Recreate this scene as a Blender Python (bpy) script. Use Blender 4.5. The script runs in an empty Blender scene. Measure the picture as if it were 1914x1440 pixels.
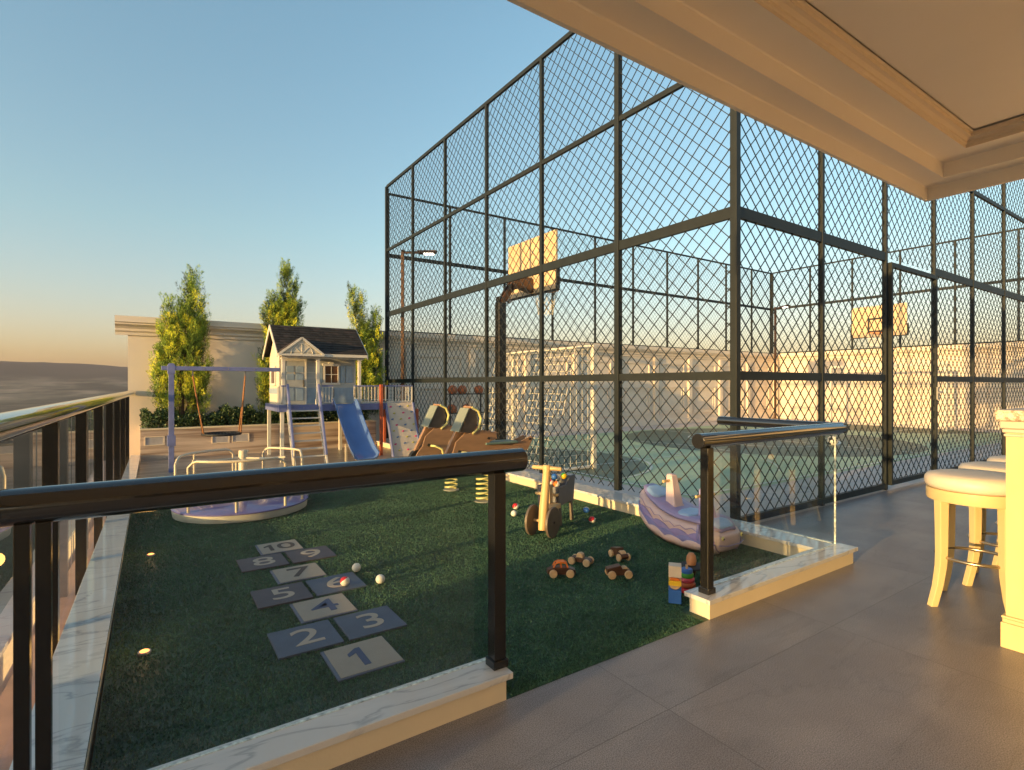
import bpy, bmesh, math, random
import numpy as np
from mathutils import Vector, Matrix, noise
R = math.radians
rnd = random.Random(7)
scene = bpy.context.scene
COL = scene.collection

# ------------------------------------------------------------------ camera
cam_d = bpy.data.cameras.new('camera'); cam = bpy.data.objects.new('camera', cam_d); COL.objects.link(cam)
cam.location = (0, 0, 1.35); cam.rotation_euler = (R(90), 0, R(-34.06))
cam_d.sensor_width = 36; cam_d.lens = 36*1003/1914; cam_d.clip_start = .05; cam_d.clip_end = 40000
scene.camera = cam
# ------------------------------------------------------------------ sky, sun, exposure
SUN_AZ, SUN_EL = -100.0, 5.5       # azimuth from +Y towards +X, degrees
w = bpy.data.worlds.new('World'); scene.world = w; w.use_nodes = True
nt = w.node_tree; nt.nodes.clear()
sky = nt.nodes.new('ShaderNodeTexSky'); sky.sky_type = 'NISHITA'; sky.sun_disc = False
sky.sun_elevation = R(SUN_EL); sky.sun_rotation = R(SUN_AZ); sky.altitude = 100
sky.air_density = 1.0; sky.dust_density = 2.0; sky.ozone_density = 1.0
bg = nt.nodes.new('ShaderNodeBackground'); bg.inputs['Strength'].default_value = .15
out = nt.nodes.new('ShaderNodeOutputWorld')
tn = nt.nodes.new('ShaderNodeMix'); tn.data_type = 'RGBA'; tn.blend_type = 'MULTIPLY'; tn.inputs[0].default_value = 1; wc = nt.nodes.new('ShaderNodeTexCoord'); wsx = nt.nodes.new('ShaderNodeSeparateXYZ'); wr = nt.nodes.new('ShaderNodeValToRGB')
nt.links.new(wc.outputs['Generated'], wsx.inputs[0]); nt.links.new(wsx.outputs[2], wr.inputs[0]); nt.links.new(wr.outputs[0], tn.inputs[7])
we = wr.color_ramp.elements; we[0].position = .0; we[0].color = (.78, .64, .76, 1); we[1].position = .55; we[1].color = (.79, .97, .99, 1)
k_ = we.new(.09); k_.color = (.80, .72, .80, 1); k_ = we.new(.25); k_.color = (.76, .85, .86, 1)
nt.links.new(sky.outputs[0], tn.inputs[6]); nt.links.new(tn.outputs[2], bg.inputs[0]); nt.links.new(bg.outputs[0], out.inputs[0])
sd = bpy.data.lights.new('sun', 'SUN'); sun = bpy.data.objects.new('sun', sd); COL.objects.link(sun)
sd.energy = 2.9; sd.angle = R(.6); sd.color = (1, .62, .23)
a, e = R(SUN_AZ), R(SUN_EL)
sdir = Vector((math.sin(a)*math.cos(e), math.cos(a)*math.cos(e), math.sin(e)))
sun.rotation_euler = sdir.to_track_quat('Z', 'Y').to_euler(); sun.location = sdir*50
scene.view_settings.view_transform = 'Standard'; scene.view_settings.look = 'None'
scene.view_settings.gamma = 1; scene.view_settings.exposure = 1.60
scene.cycles.max_bounces = 14; scene.cycles.transparent_max_bounces = 24
scene.cycles.diffuse_bounces = 5; scene.cycles.glossy_bounces = 5

# ------------------------------------------------------------------ helpers
class MB:
    def __init__(s): s.v = []; s.f = []; s.m = []; s.mi = 0
    def add(s, vs, fs):
        o = len(s.v); s.v += [tuple(p) for p in vs]
        for f in fs: s.f.append(tuple(i+o for i in f)); s.m.append(s.mi)
        return s
    def box(s, x0, y0, z0, x1, y1, z1):
        vs = [(x, y, z) for z in (z0, z1) for y in (y0, y1) for x in (x0, x1)]
        return s.add(vs, [(0, 2, 3, 1), (4, 5, 7, 6), (0, 1, 5, 4), (2, 6, 7, 3), (0, 4, 6, 2), (1, 3, 7, 5)])
    def obox(s, c, size, mat=None):
        h = [d/2 for d in size]; mat = mat or Matrix()
        vs = [Vector(c)+mat.to_3x3() @ Vector((x*h[0], y*h[1], z*h[2])) for z in (-1, 1) for y in (-1, 1) for x in (-1, 1)]
        return s.add(vs, [(0, 2, 3, 1), (4, 5, 7, 6), (0, 1, 5, 4), (2, 6, 7, 3), (0, 4, 6, 2), (1, 3, 7, 5)])
    def bar(s, p0, p1, w, h, up=(0, 0, 1)):
        p0, p1 = Vector(p0), Vector(p1); d = (p1-p0).normalized(); u = Vector(up)
        sd_ = d.cross(u)
        if sd_.length < 1e-4: sd_ = d.cross(Vector((0, 1, 0)))
        sd_.normalize(); u = sd_.cross(d)
        vs = [p+sd_*(a_*w/2)+u*(b_*h/2) for p in (p0, p1) for a_, b_ in ((-1, -1), (1, -1), (1, 1), (-1, 1))]
        return s.add(vs, [(0, 1, 2, 3), (7, 6, 5, 4), (0, 4, 5, 1), (1, 5, 6, 2), (2, 6, 7, 3), (3, 7, 4, 0)])
    def tube(s, pts, r, n=10, closed=False, caps=True):
        pts = [Vector(p) for p in pts]; N = len(pts); rs = r if isinstance(r, (list, tuple)) else [r]*N
        vs = []; prev = None
        for i, p in enumerate(pts):
            if closed: t = (pts[(i+1) % N]-pts[i-1])
            else: t = pts[min(i+1, N-1)]-pts[max(i-1, 0)]
            t.normalize()
            if prev is None:
                a_ = Vector((0, 0, 1)) if abs(t.z) < .9 else Vector((1, 0, 0)); u = t.cross(a_).normalized()
            else: u = (prev-t*prev.dot(t)).normalized()
            prev = u; b_ = t.cross(u)
            for k in range(n):
                an = 2*math.pi*k/n; vs.append(p+(u*math.cos(an)+b_*math.sin(an))*rs[i])
        fs = []
        for i in range(N if closed else N-1):
            j = (i+1) % N
            for k in range(n):
                k2 = (k+1) % n; fs.append((i*n+k, i*n+k2, j*n+k2, j*n+k))
        if caps and not closed: fs += [tuple(reversed(range(n))), tuple((N-1)*n+k for k in range(n))]
        return s.add(vs, fs)
    def cyl(s, p0, p1, r, r2=None, n=16): return s.tube([p0, p1], [r, r if r2 is None else r2], n)
    def lathe(s, prof, c=(0, 0, 0), n=24, axis='z'):
        vs = []; fs = []; N = len(prof)
        for (rr, z) in prof:
            for k in range(n):
                an = 2*math.pi*k/n; x, y = rr*math.cos(an), rr*math.sin(an)
                q = {'z': (x, y, z), 'y': (x, z, y), 'x': (z, x, y)}[axis]
                vs.append((q[0]+c[0], q[1]+c[1], q[2]+c[2]))
        for i in range(N-1):
            for k in range(n):
                k2 = (k+1) % n; fs.append((i*n+k, i*n+k2, (i+1)*n+k2, (i+1)*n+k))
        fs += [tuple(reversed(range(n))), tuple((N-1)*n+k for k in range(n))]
        return s.add(vs, fs)
    def sphere(s, c, r, n=16, sc=(1, 1, 1)):
        m = n//2; prof = [(max(r*math.sin(math.pi*i/m), 1e-4), -r*math.cos(math.pi*i/m)) for i in range(m+1)]
        o = len(s.v); s.lathe(prof, (0, 0, 0), n)
        for i in range(o, len(s.v)): x, y, z = s.v[i]; s.v[i] = (x*sc[0]+c[0], y*sc[1]+c[1], z*sc[2]+c[2])
        return s
    def prism(s, poly, t0, t1, plane='xz'):
        """polygon (a,b) extruded along the remaining axis from t0 to t1"""
        n = len(poly); P = {'xz': lambda a_, b_, t: (a_, t, b_), 'yz': lambda a_, b_, t: (t, a_, b_), 'xy': lambda a_, b_, t: (a_, b_, t)}[plane]
        vs = [P(a_, b_, t0) for a_, b_ in poly]+[P(a_, b_, t1) for a_, b_ in poly]
        return s.add(vs, [tuple(range(n)), tuple(reversed(range(n, 2*n)))]+[(i, i+n, (i+1) % n+n, (i+1) % n) for i in range(n)])
    def xf(s, M, start=0):
        for i in range(start, len(s.v)): s.v[i] = tuple(M @ Vector(s.v[i]))
        return s
    def build(s, name, mat, parent=None, smooth=False, bevel=0, off=None, fix=True):
        me = bpy.data.meshes.new(name)
        vs = s.v if off is None else [(x-off[0], y-off[1], z-off[2]) for x, y, z in s.v]
        me.from_pydata(vs, [], s.f)
        mats = mat if isinstance(mat, (list, tuple)) else [mat]
        for m_ in mats: me.materials.append(m_)
        if len(mats) > 1: me.polygons.foreach_set('material_index', s.m)
        if fix:
            bm = bmesh.new(); bm.from_mesh(me); bmesh.ops.recalc_face_normals(bm, faces=bm.faces); bm.to_mesh(me); bm.free()
        if smooth:
            me.polygons.foreach_set('use_smooth', [True]*len(me.polygons))
            try: me.set_sharp_from_angle(angle=R(40))
            except Exception: pass
        me.update()
        o = bpy.data.objects.new(name, me); COL.objects.link(o)
        if parent is not None: o.parent = parent
        if bevel:
            b = o.modifiers.new('bevel', 'BEVEL'); b.width = bevel; b.segments = 2; b.limit_method = 'ANGLE'; b.angle_limit = R(40)
        return o

def tag(o, label, cat, group=None, kind=None):
    o['label'] = label; o['category'] = cat
    if group: o['group'] = group
    if kind: o['kind'] = kind
    return o
def thing(name, label, cat, loc=(0, 0, 0), rz=0, group=None):
    o = bpy.data.objects.new(name, None); COL.objects.link(o); o.empty_display_size = .1
    o.location = loc; o.rotation_euler = (0, 0, rz); tag(o, label, cat, group); return o
def struct(o, label=None, cat=None):
    o['kind'] = 'structure'
    if label: o['label'] = label; o['category'] = cat
    return o
def kids(o): return [c for c in bpy.data.objects if c.parent == o]
def dup(o, loc, rz, label, name=None):
    def cp(s_, par):
        c = s_.copy(); COL.objects.link(c); c.parent = par
        for ch in kids(s_): cp(ch, c)
        return c
    c = cp(o, None); c.location = loc; c.rotation_euler = (0, 0, rz); c['label'] = label; return c

# ------------------------------------------------------------------ materials
def nodes(name):
    m = bpy.data.materials.new(name); m.use_nodes = True; t = m.node_tree
    return m, t, t.nodes['Principled BSDF'], t.nodes, t.links
def mat(name, col, rough=.5, metal=0, var=.12, scale=8, bump=0, bscale=60, spec=.5, coat=0, stretch=(1, 1, 1), emit=None, trans=0):
    m, t, b, N, L = nodes(name)
    b.inputs['Roughness'].default_value = rough; b.inputs['Metallic'].default_value = metal
    b.inputs['Specular IOR Level'].default_value = spec; b.inputs['Coat Weight'].default_value = coat
    tc = N.new('ShaderNodeTexCoord'); mp = N.new('ShaderNodeMapping'); mp.inputs['Scale'].default_value = stretch
    L.new(tc.outputs['Object'], mp.inputs[0])
    nz = N.new('ShaderNodeTexNoise'); nz.inputs['Scale'].default_value = scale; nz.inputs['Detail'].default_value = 5
    L.new(mp.outputs[0], nz.inputs['Vector'])
    rp = N.new('ShaderNodeValToRGB'); L.new(nz.outputs['Fac'], rp.inputs[0])
    rp.color_ramp.elements[0].position = .3; rp.color_ramp.elements[1].position = .7
    rp.color_ramp.elements[0].color = [c*(1-var) for c in col]+[1]; rp.color_ramp.elements[1].color = [min(c*(1+var), 1) for c in col]+[1]
    L.new(rp.outputs[0], b.inputs['Base Color'])
    if bump:
        n2 = N.new('ShaderNodeTexNoise'); n2.inputs['Scale'].default_value = bscale; n2.inputs['Detail'].default_value = 4
        L.new(mp.outputs[0], n2.inputs['Vector'])
        bp = N.new('ShaderNodeBump'); bp.inputs['Strength'].default_value = bump; bp.inputs['Distance'].default_value = .01
        L.new(n2.outputs['Fac'], bp.inputs['Height']); L.new(bp.outputs[0], b.inputs['Normal'])
    if emit:
        b.inputs['Emission Color'].default_value = (*emit[0], 1); b.inputs['Emission Strength'].default_value = emit[1]
    return m
M = {}
M['steel'] = mat('dark_green_steel', (.013, .018, .021), .55, .0, .15, 5, .1, 200, spec=.3)
M['wire'] = mat('coated_wire', (.018, .022, .022), .45, 0, .1, 8)
M['rail'] = mat('polished_dark_rail', (.010, .010, .011), .13, .0, .1, 4, spec=1.0, coat=.8)
M['post'] = mat('dark_bronze_post', (.010, .010, .011), .24, .0, .15, 6, spec=.6)
M['render'] = mat('cream_wall_render', (.76, .67, .57), .85, 0, .06, 1.5, .25, 120)
M['cream'] = mat('cream_stone_base', (.70, .60, .44), .6, 0, .05, 3, .1, 80)
M['ceil'] = mat('cream_ceiling_plaster', (.90, .83, .75), .8, 0, .03, .8, .08, 90)
M['trim'] = mat('cream_cornice_plaster', (.76, .64, .50), .65, 0, .04, 2, .06, 90)
M['white'] = mat('white_paint', (.64, .62, .57), .45, 0, .06, 12)
M['housew'] = mat('playhouse_cream_boards', (.56, .53, .45), .6, 0, .07, 6)
M['blue'] = mat('blue_grey_paint', (.16, .19, .40), .42, 0, .14, 10, .1, 60)
M['pblue'] = mat('pale_blue_shutter_paint', (.26, .35, .46), .5, 0, .1, 12)
M['slide'] = mat('glossy_blue_plastic', (.09, .17, .42), .2, 0, .08, 3, coat=.4)
M['rust'] = mat('terracotta_painted_post', (.42, .10, .045), .5, 0, .15, 9)
M['tubec'] = mat('cream_powder_coated_tube', (.62, .54, .40), .35, 0, .06, 9)
M['lilac'] = mat('glossy_lilac_top', (.17, .155, .38), .14, 0, .08, 3, coat=.15)
M['lplast'] = mat('lilac_plastic', (.30, .27, .52), .4, 0, .10, 6)
M['pplast'] = mat('pale_pink_beige_plastic', (.58, .45, .48), .38, 0, .05, 6)
M['bplast'] = mat('light_blue_plastic', (.30, .46, .72), .4, 0, .08, 9)
M['dgrey'] = mat('grey_disc_side', (.42, .40, .35), .55, 0, .08, 6)
M['rope'] = mat('brown_rope', (.30, .13, .045), .8, 0, .35, 60, .5, 120)
M['black'] = mat('black_rubber', (.018, .018, .020), .6, 0, .2, 20)
M['wood'] = mat('pale_beech_wood', (.62, .42, .20), .45, 0, .15, 12, .1, 60, stretch=(1, 1, .15))
M['beech'] = mat('light_wood_wheel', (.56, .38, .22), .5, 0, .12, 25)
M['walnut'] = mat('walnut_wood', (.085, .036, .020), .4, 0, .3, 25, stretch=(.25, 1, 1))
M['orange'] = mat('orange_paint', (.72, .17, .015), .4, 0, .08, 20)
M['plywood'] = mat('orange_brown_plywood', (.32, .19, .115), .5, 0, .2, 12, stretch=(.3, 1, 1))
M['panel'] = mat('grey_green_panel', (.19, .22, .19), .5, 0, .08, 9)
M['teal'] = mat('grey_teal_seat_board', (.13, .20, .18), .45, 0, .1, 12)
M['yellow'] = mat('pale_yellow_tube', (.66, .62, .26), .35, 0, .05, 12)
M['disc'] = mat('brown_grey_wheel_board', (.12, .095, .08), .5, 0, .15, 14)
M['cart'] = mat('grey_painted_cart', (.12, .125, .15), .5, 0, .1, 12)
M['wball'] = mat('white_ball', (.74, .72, .68), .35, 0, .04, 20)
M['red'] = mat('red_plastic', (.55, .02, .03), .3, 0, .05, 20)
M['bblue'] = mat('bright_blue_block', (.03, .14, .50), .45, 0, .08, 14)
M['yblock'] = mat('yellow_block', (.80, .50, .02), .45, 0, .08, 14)
M['cblock'] = mat('cream_block', (.66, .55, .44), .5, 0, .05, 14)
M['green'] = mat('green_ring', (.05, .30, .04), .45, 0, .1, 14)
M['pink'] = mat('pink_ring', (.55, .07, .12), .45, 0, .1, 14)
M['bball'] = mat('orange_basketball', (.52, .14, .05), .55, 0, .15, 30, .3, 300)
M['board'] = mat('cream_backboard', (.66, .50, .32), .4, 0, .04, 5)
M['gsteel'] = mat('galvanised_steel', (.35, .35, .36), .35, .8, .1, 9)
M['chrome'] = mat('brushed_brass_ring', (.45, .38, .28), .25, .9, .1, 9)
M['net'] = mat('white_net_cord', (.80, .76, .62), .7, 0, .1, 20)
M['cushion'] = mat('cream_leather_cushion', (.64, .58, .50), .45, 0, .04, 12, .15, 70)
M['stool'] = mat('cream_lacquered_wood', (.60, .48, .26), .35, 0, .04, 8)
M['brown'] = mat('brown_metal_lamp', (.10, .055, .035), .5, .3, .15, 9)
M['bark'] = mat('conifer_bark', (.10, .06, .04), .9, 0, .3, 20)
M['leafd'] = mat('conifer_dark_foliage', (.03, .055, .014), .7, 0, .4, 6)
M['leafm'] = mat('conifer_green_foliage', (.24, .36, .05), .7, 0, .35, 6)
M['leafy'] = mat('conifer_golden_glow_foliage', (.62, .62, .04), .7, 0, .25, 6)  # golden leaf tone, brightened with painted uplight glow
M['leafl'] = mat('conifer_lime_glow_foliage', (.92, .96, .07), .65, 0, .15, 6)  # garden uplight glow painted as lime leaf colour, no lamp at the trees
M['hedge'] = mat('boxwood_leaf', (.045, .085, .03), .5, 0, .5, 9)
M['hedgey'] = mat('boxwood_new_leaf', (.16, .17, .03), .5, 0, .3, 9)
M['pave'] = mat('pink_grey_paving', (.60, .52, .49), .7, 0, .07, 2.5, .12, 60)
M['cgreen'] = mat('court_green_paint', (.44, .54, .33), .55, 0, .07, 2, .08, 120)
M['cdark'] = mat('court_dark_green_paint', (.13, .165, .11), .55, 0, .1, 2, .08, 120)
M['cline'] = mat('court_white_line', (.74, .76, .68), .6, 0, .08, 9)
M['ledge'] = mat('reddish_stone_ledge', (.32, .19, .15), .35, 0, .2, 7, .1, 80)
M['lamp'] = mat('lit_lamp_glass', (.5, .4, .2), .4, emit=((1, .25, .045), 1.7))
M['lampw'] = mat('lit_led_panel', (.9, .85, .8), .4, emit=((1, .9, .75), 5))
M['winglass'] = mat('dark_window_pane', (.10, .05, .035), .12, 0, .2, 3)
M['skin_wood'] = mat('orange_beech_knob', (.55, .25, .12), .45, 0, .15, 20)
M['grout'] = mat('painted_stripe_blue_grey', (.10, .12, .19), .5)
M['matb'] = mat('blue_grey_mat', (.080, .100, .155), .55, 0, .1, 9, .05, 90)
M['matd'] = mat('dark_mauve_mat', (.075, .065, .085), .55, 0, .12, 9, .05, 90)
M['matc'] = mat('beige_mat', (.34, .285, .235), .6, 0, .05, 9, .05, 90)
M['num'] = mat('mat_numeral_cream', (.42, .35, .29), .6, 0, .04, 9)
M['numb'] = mat('mat_numeral_blue', (.055, .075, .16), .6, 0, .04, 9)
M['numd'] = mat('mat_numeral_brown', (.05, .035, .035), .6, 0, .04, 9)

def glass_mat():
    m, t, b, N, L = nodes('clear_glass'); N.remove(b)
    tr = N.new('ShaderNodeBsdfTransparent'); tr.inputs[0].default_value = (.955, .97, .965, 1)
    gl = N.new('ShaderNodeBsdfGlossy'); gl.inputs['Roughness'].default_value = 0.0; gl.inputs[0].default_value = (1, 1, 1, 1)
    fr = N.new('ShaderNodeFresnel'); fr.inputs[0].default_value = 1.6
    ge = N.new('ShaderNodeNewGeometry'); iv = N.new('ShaderNodeMath'); iv.operation = 'SUBTRACT'; iv.inputs[0].default_value = 1
    L.new(ge.outputs['Backfacing'], iv.inputs[1])
    mu = N.new('ShaderNodeMath'); mu.operation = 'MULTIPLY'; L.new(fr.outputs[0], mu.inputs[0]); L.new(iv.outputs[0], mu.inputs[1])
    mx = N.new('ShaderNodeMixShader'); L.new(mu.outputs[0], mx.inputs[0]); L.new(tr.outputs[0], mx.inputs[1]); L.new(gl.outputs[0], mx.inputs[2])
    L.new(mx.outputs[0], N['Material Output'].inputs[0]); return m
M['glass'] = glass_mat()
M['gedge'] = mat('ground_glass_edge', (.60, .66, .64), .15, 0, .5, 40, .6, 30)

def marble():
    m, t, b, N, L = nodes('white_veined_marble'); b.inputs['Roughness'].default_value = .07
    tc = N.new('ShaderNodeTexCoord'); mp = N.new('ShaderNodeMapping'); mp.inputs['Rotation'].default_value = (0, 0, R(28)); mp.inputs['Scale'].default_value = (.6, 2.6, 1)
    L.new(tc.outputs['Object'], mp.inputs[0])
    n = N.new('ShaderNodeTexNoise'); n.inputs['Scale'].default_value = 1.6; n.inputs['Detail'].default_value = 8; n.inputs['Distortion'].default_value = .9
    L.new(mp.outputs[0], n.inputs['Vector'])
    r = N.new('ShaderNodeValToRGB'); L.new(n.outputs['Fac'], r.inputs[0]); el = r.color_ramp.elements
    el[0].position = .0; el[0].color = (.62, .61, .61, 1); el[1].position = 1; el[1].color = (.66, .65, .64, 1)
    for p, c in ((.470, (.62, .61, .61)), (.490, (.40, .40, .42)), (.503, (.60, .59, .60)), (.60, (.66, .65, .65)), (.615, (.54, .53, .54)), (.63, (.66, .65, .64))):
        k = el.new(p); k.color = (*c, 1)
    L.new(r.outputs[0], b.inputs['Base Color']); return m
M['marble'] = marble()

def streaks(name, c0, c1, rough=.4, sc=(.35, 9, 9)):
    m, t, b, N, L = nodes(name); b.inputs['Roughness'].default_value = rough
    tc = N.new('ShaderNodeTexCoord'); mp = N.new('ShaderNodeMapping'); mp.inputs['Scale'].default_value = sc
    L.new(tc.outputs['Object'], mp.inputs[0])
    n = N.new('ShaderNodeTexNoise'); n.inputs['Scale'].default_value = 1.3; n.inputs['Detail'].default_value = 6; n.inputs['Distortion'].default_value = .3
    L.new(mp.outputs[0], n.inputs['Vector'])
    r = N.new('ShaderNodeValToRGB'); L.new(n.outputs['Fac'], r.inputs[0]); el = r.color_ramp.elements
    el[0].position = .36; el[0].color = (*c1, 1); el[1].position = .56; el[1].color = (*c0, 1)
    L.new(r.outputs[0], b.inputs['Base Color']); return m
M['traver'] = streaks('streaked_travertine', (.60, .48, .40), (.25, .17, .13))
M['deck'] = streaks('streaked_stone_deck', (.38, .33, .30), (.15, .12, .11), .35, (.6, 7, 9))

def tiles():
    m, t, b, N, L = nodes('large_brown_grey_tiles')
    tc = N.new('ShaderNodeTexCoord'); sp = N.new('ShaderNodeSeparateXYZ'); L.new(tc.outputs['Object'], sp.inputs[0])
    def math_(op, a_, b_=None, clamp=False):
        n = N.new('ShaderNodeMath'); n.operation = op; n.use_clamp = clamp
        for i, v in enumerate((a_, b_)):
            if v is None: continue
            if isinstance(v, (int, float)): n.inputs[i].default_value = v
            else: L.new(v, n.inputs[i])
        return n.outputs[0]
    def line(axis, o):
        q = math_('SUBTRACT', sp.outputs[axis], o); q = math_('DIVIDE', q, 1.38)
        fr = math_('FRACT', q); d = math_('ABSOLUTE', math_('SUBTRACT', fr, .5)); return math_('GREATER_THAN', d, .5-.0013), math_('FLOOR', q)
    lx, ix = line(0, 1.79); ly, iy = line(1, 1.485)
    grout = math_('MAXIMUM', lx, ly)
    # each tile gets its own vein direction offset
    cb = N.new('ShaderNodeCombineXYZ'); L.new(math_('MULTIPLY', ix, 3.7), cb.inputs[0]); L.new(math_('MULTIPLY', iy, 5.3), cb.inputs[1])
    av = N.new('ShaderNodeVectorMath'); av.operation = 'ADD'; L.new(tc.outputs['Object'], av.inputs[0]); L.new(cb.outputs[0], av.inputs[1])
    mp = N.new('ShaderNodeMapping'); mp.inputs['Rotation'].default_value = (0, 0, R(-62)); mp.inputs['Scale'].default_value = (.45, 2.2, 1); L.new(av.outputs[0], mp.inputs[0])
    n1 = N.new('ShaderNodeTexNoise'); n1.inputs['Scale'].default_value = 1.1; n1.inputs['Detail'].default_value = 7; n1.inputs['Distortion'].default_value = .5; L.new(mp.outputs[0], n1.inputs['Vector'])
    r1 = N.new('ShaderNodeValToRGB'); L.new(n1.outputs['Fac'], r1.inputs[0]); el = r1.color_ramp.elements
    el[0].position = .30; el[0].color = (.228, .202, .200, 1); el[1].position = .72; el[1].color = (.300, .264, .258, 1)
    for p, c in ((.485, (.255, .225, .222)), (.497, (.226, .200, .197)), (.509, (.258, .229, .226))):
        k = el.new(p); k.color = (*c, 1)
    n2 = N.new('ShaderNodeTexNoise'); n2.inputs['Scale'].default_value = 230; n2.inputs['Detail'].default_value = 5; L.new(tc.outputs['Object'], n2.inputs['Vector'])
    r2 = N.new('ShaderNodeValToRGB'); L.new(n2.outputs['Fac'], r2.inputs[0]); r2.color_ramp.elements[0].position = .38; r2.color_ramp.elements[1].position = .62
    r2.color_ramp.elements[0].color = (.55, .55, .55, 1); r2.color_ramp.elements[1].color = (1.32, 1.30, 1.28, 1)
    mx = N.new('ShaderNodeMix'); mx.data_type = 'RGBA'; mx.blend_type = 'MULTIPLY'; mx.inputs[0].default_value = 1; L.new(r1.outputs[0], mx.inputs[6]); L.new(r2.outputs[0], mx.inputs[7])
    n5 = N.new('ShaderNodeTexNoise'); n5.inputs['Scale'].default_value = 1.7; n5.inputs['Detail'].default_value = 9; n5.inputs['Roughness'].default_value = .65; L.new(av.outputs[0], n5.inputs['Vector'])
    r5 = N.new('ShaderNodeValToRGB'); L.new(n5.outputs['Fac'], r5.inputs[0]); r5.color_ramp.elements[0].position = .36; r5.color_ramp.elements[1].position = .66; r5.color_ramp.elements[0].color = (.84, .83, .84, 1); r5.color_ramp.elements[1].color = (1.12, 1.11, 1.10, 1)
    m5 = N.new('ShaderNodeMix'); m5.data_type = 'RGBA'; m5.blend_type = 'MULTIPLY'; m5.inputs[0].default_value = 1; L.new(mx.outputs[2], m5.inputs[6]); L.new(r5.outputs[0], m5.inputs[7]); mx = m5
    m2 = N.new('ShaderNodeMix'); m2.data_type = 'RGBA'; L.new(grout, m2.inputs[0]); L.new(mx.outputs[2], m2.inputs[6]); m2.inputs[7].default_value = (.125, .108, .104, 1)
    m9 = N.new('ShaderNodeMix'); m9.data_type = 'RGBA'; m9.blend_type = 'MULTIPLY'; m9.inputs[0].default_value = 1; m9.inputs[7].default_value = (.93, .98, 1.06, 1); L.new(m2.outputs[2], m9.inputs[6]); L.new(m9.outputs[2], b.inputs['Base Color'])
    n3 = N.new('ShaderNodeTexNoise'); n3.inputs['Scale'].default_value = 1.4; n3.inputs['Detail'].default_value = 5; L.new(tc.outputs['Object'], n3.inputs['Vector'])
    mr = N.new('ShaderNodeMapRange'); mr.inputs['To Min'].default_value = .30; mr.inputs['To Max'].default_value = .52; L.new(n3.outputs['Fac'], mr.inputs[0]); L.new(mr.outputs[0], b.inputs['Roughness'])
    bp = N.new('ShaderNodeBump'); bp.inputs['Strength'].default_value = .05; bp.inputs['Distance'].default_value = .001; L.new(n2.outputs['Fac'], bp.inputs['Height']); L.new(bp.outputs[0], b.inputs['Normal'])
    return m
M['tile'] = tiles()

def shingle():
    m, t, b, N, L = nodes('dark_shingles'); b.inputs['Roughness'].default_value = .8
    tc = N.new('ShaderNodeTexCoord'); mp = N.new('ShaderNodeMapping'); L.new(tc.outputs['Object'], mp.inputs[0]); mp.inputs['Rotation'].default_value = (R(90), 0, 0)
    br = N.new('ShaderNodeTexBrick'); br.inputs['Scale'].default_value = 9; br.inputs['Color1'].default_value = (.018, .017, .018, 1); br.inputs['Color2'].default_value = (.065, .045, .040, 1); br.inputs['Mortar'].default_value = (.008, .008, .008, 1)
    br.inputs['Mortar Size'].default_value = .012; br.inputs['Brick Width'].default_value = .8; br.inputs['Row Height'].default_value = .42
    L.new(mp.outputs[0], br.inputs['Vector']); L.new(br.outputs[0], b.inputs['Base Color']); return m
M['shingle'] = shingle()

def blade_mat(name, c0, c1):
    m, t, b, N, L = nodes(name); b.inputs['Roughness'].default_value = .6
    tc = N.new('ShaderNodeTexCoord'); n = N.new('ShaderNodeTexNoise'); n.inputs['Scale'].default_value = 2.2; n.inputs['Detail'].default_value = 8; n.inputs['Roughness'].default_value = .75
    L.new(tc.outputs['Object'], n.inputs['Vector'])
    n2 = N.new('ShaderNodeTexNoise'); n2.inputs['Scale'].default_value = 90; n2.inputs['Detail'].default_value = 2; L.new(tc.outputs['Object'], n2.inputs['Vector'])
    ad = N.new('ShaderNodeMath'); ad.operation = 'ADD'; L.new(n.outputs['Fac'], ad.inputs[0]); L.new(n2.outputs['Fac'], ad.inputs[1])
    r = N.new('ShaderNodeValToRGB'); mm = N.new('ShaderNodeMath'); mm.operation = 'MULTIPLY'; mm.inputs[1].default_value = .5; L.new(ad.outputs[0], mm.inputs[0]); L.new(mm.outputs[0], r.inputs[0])
    r.color_ramp.elements[0].position = .40; r.color_ramp.elements[0].color = (*c0, 1); r.color_ramp.elements[1].position = .60; r.color_ramp.elements[1].color = (*c1, 1)
    L.new(r.outputs[0], b.inputs['Base Color']); return m
M['blade'] = blade_mat('synthetic_grass_blade', (.026, .078, .048), (.090, .205, .120))
M['turf'] = blade_mat('turf_backing', (.009, .040, .022), (.024, .075, .040))

# ================================================================== SETTING
def sheet(name, x0, y0, x1, y1, z, m, off=None):
    o = MB().add([(x0, y0, z), (x1, y0, z), (x1, y1, z), (x0, y1, z)], [(0, 1, 2, 3)]).build(name, m, fix=False); return struct(o)
# terrace slab with tiled top, pavement of the sports court, playground turf bed and stone deck
struct(MB().box(-.75, -9, -.5, 22, 1.92, 0).box(4.45, 1.92, -.5, 22, 3.0, -.0).build('terrace_floor', M['tile']))
struct(MB().box(4.44, 3.0, -.5, 22, 12.9, -.004).build('court_pavement', M['pave']))
struct(MB().box(-.17, 1.92, -.5, 4.17, 8.4, 0).build('turf_bed', M['turf']))
struct(MB().box(-.17, 8.4, -.5, 4.17, 12.3, .02).build('stone_deck', M['deck'], bevel=.004))
struct(MB().box(-.78, 1.92, -.6, -.35, 12.9, -.1).build('stone_ledge', M['ledge']))
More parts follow.
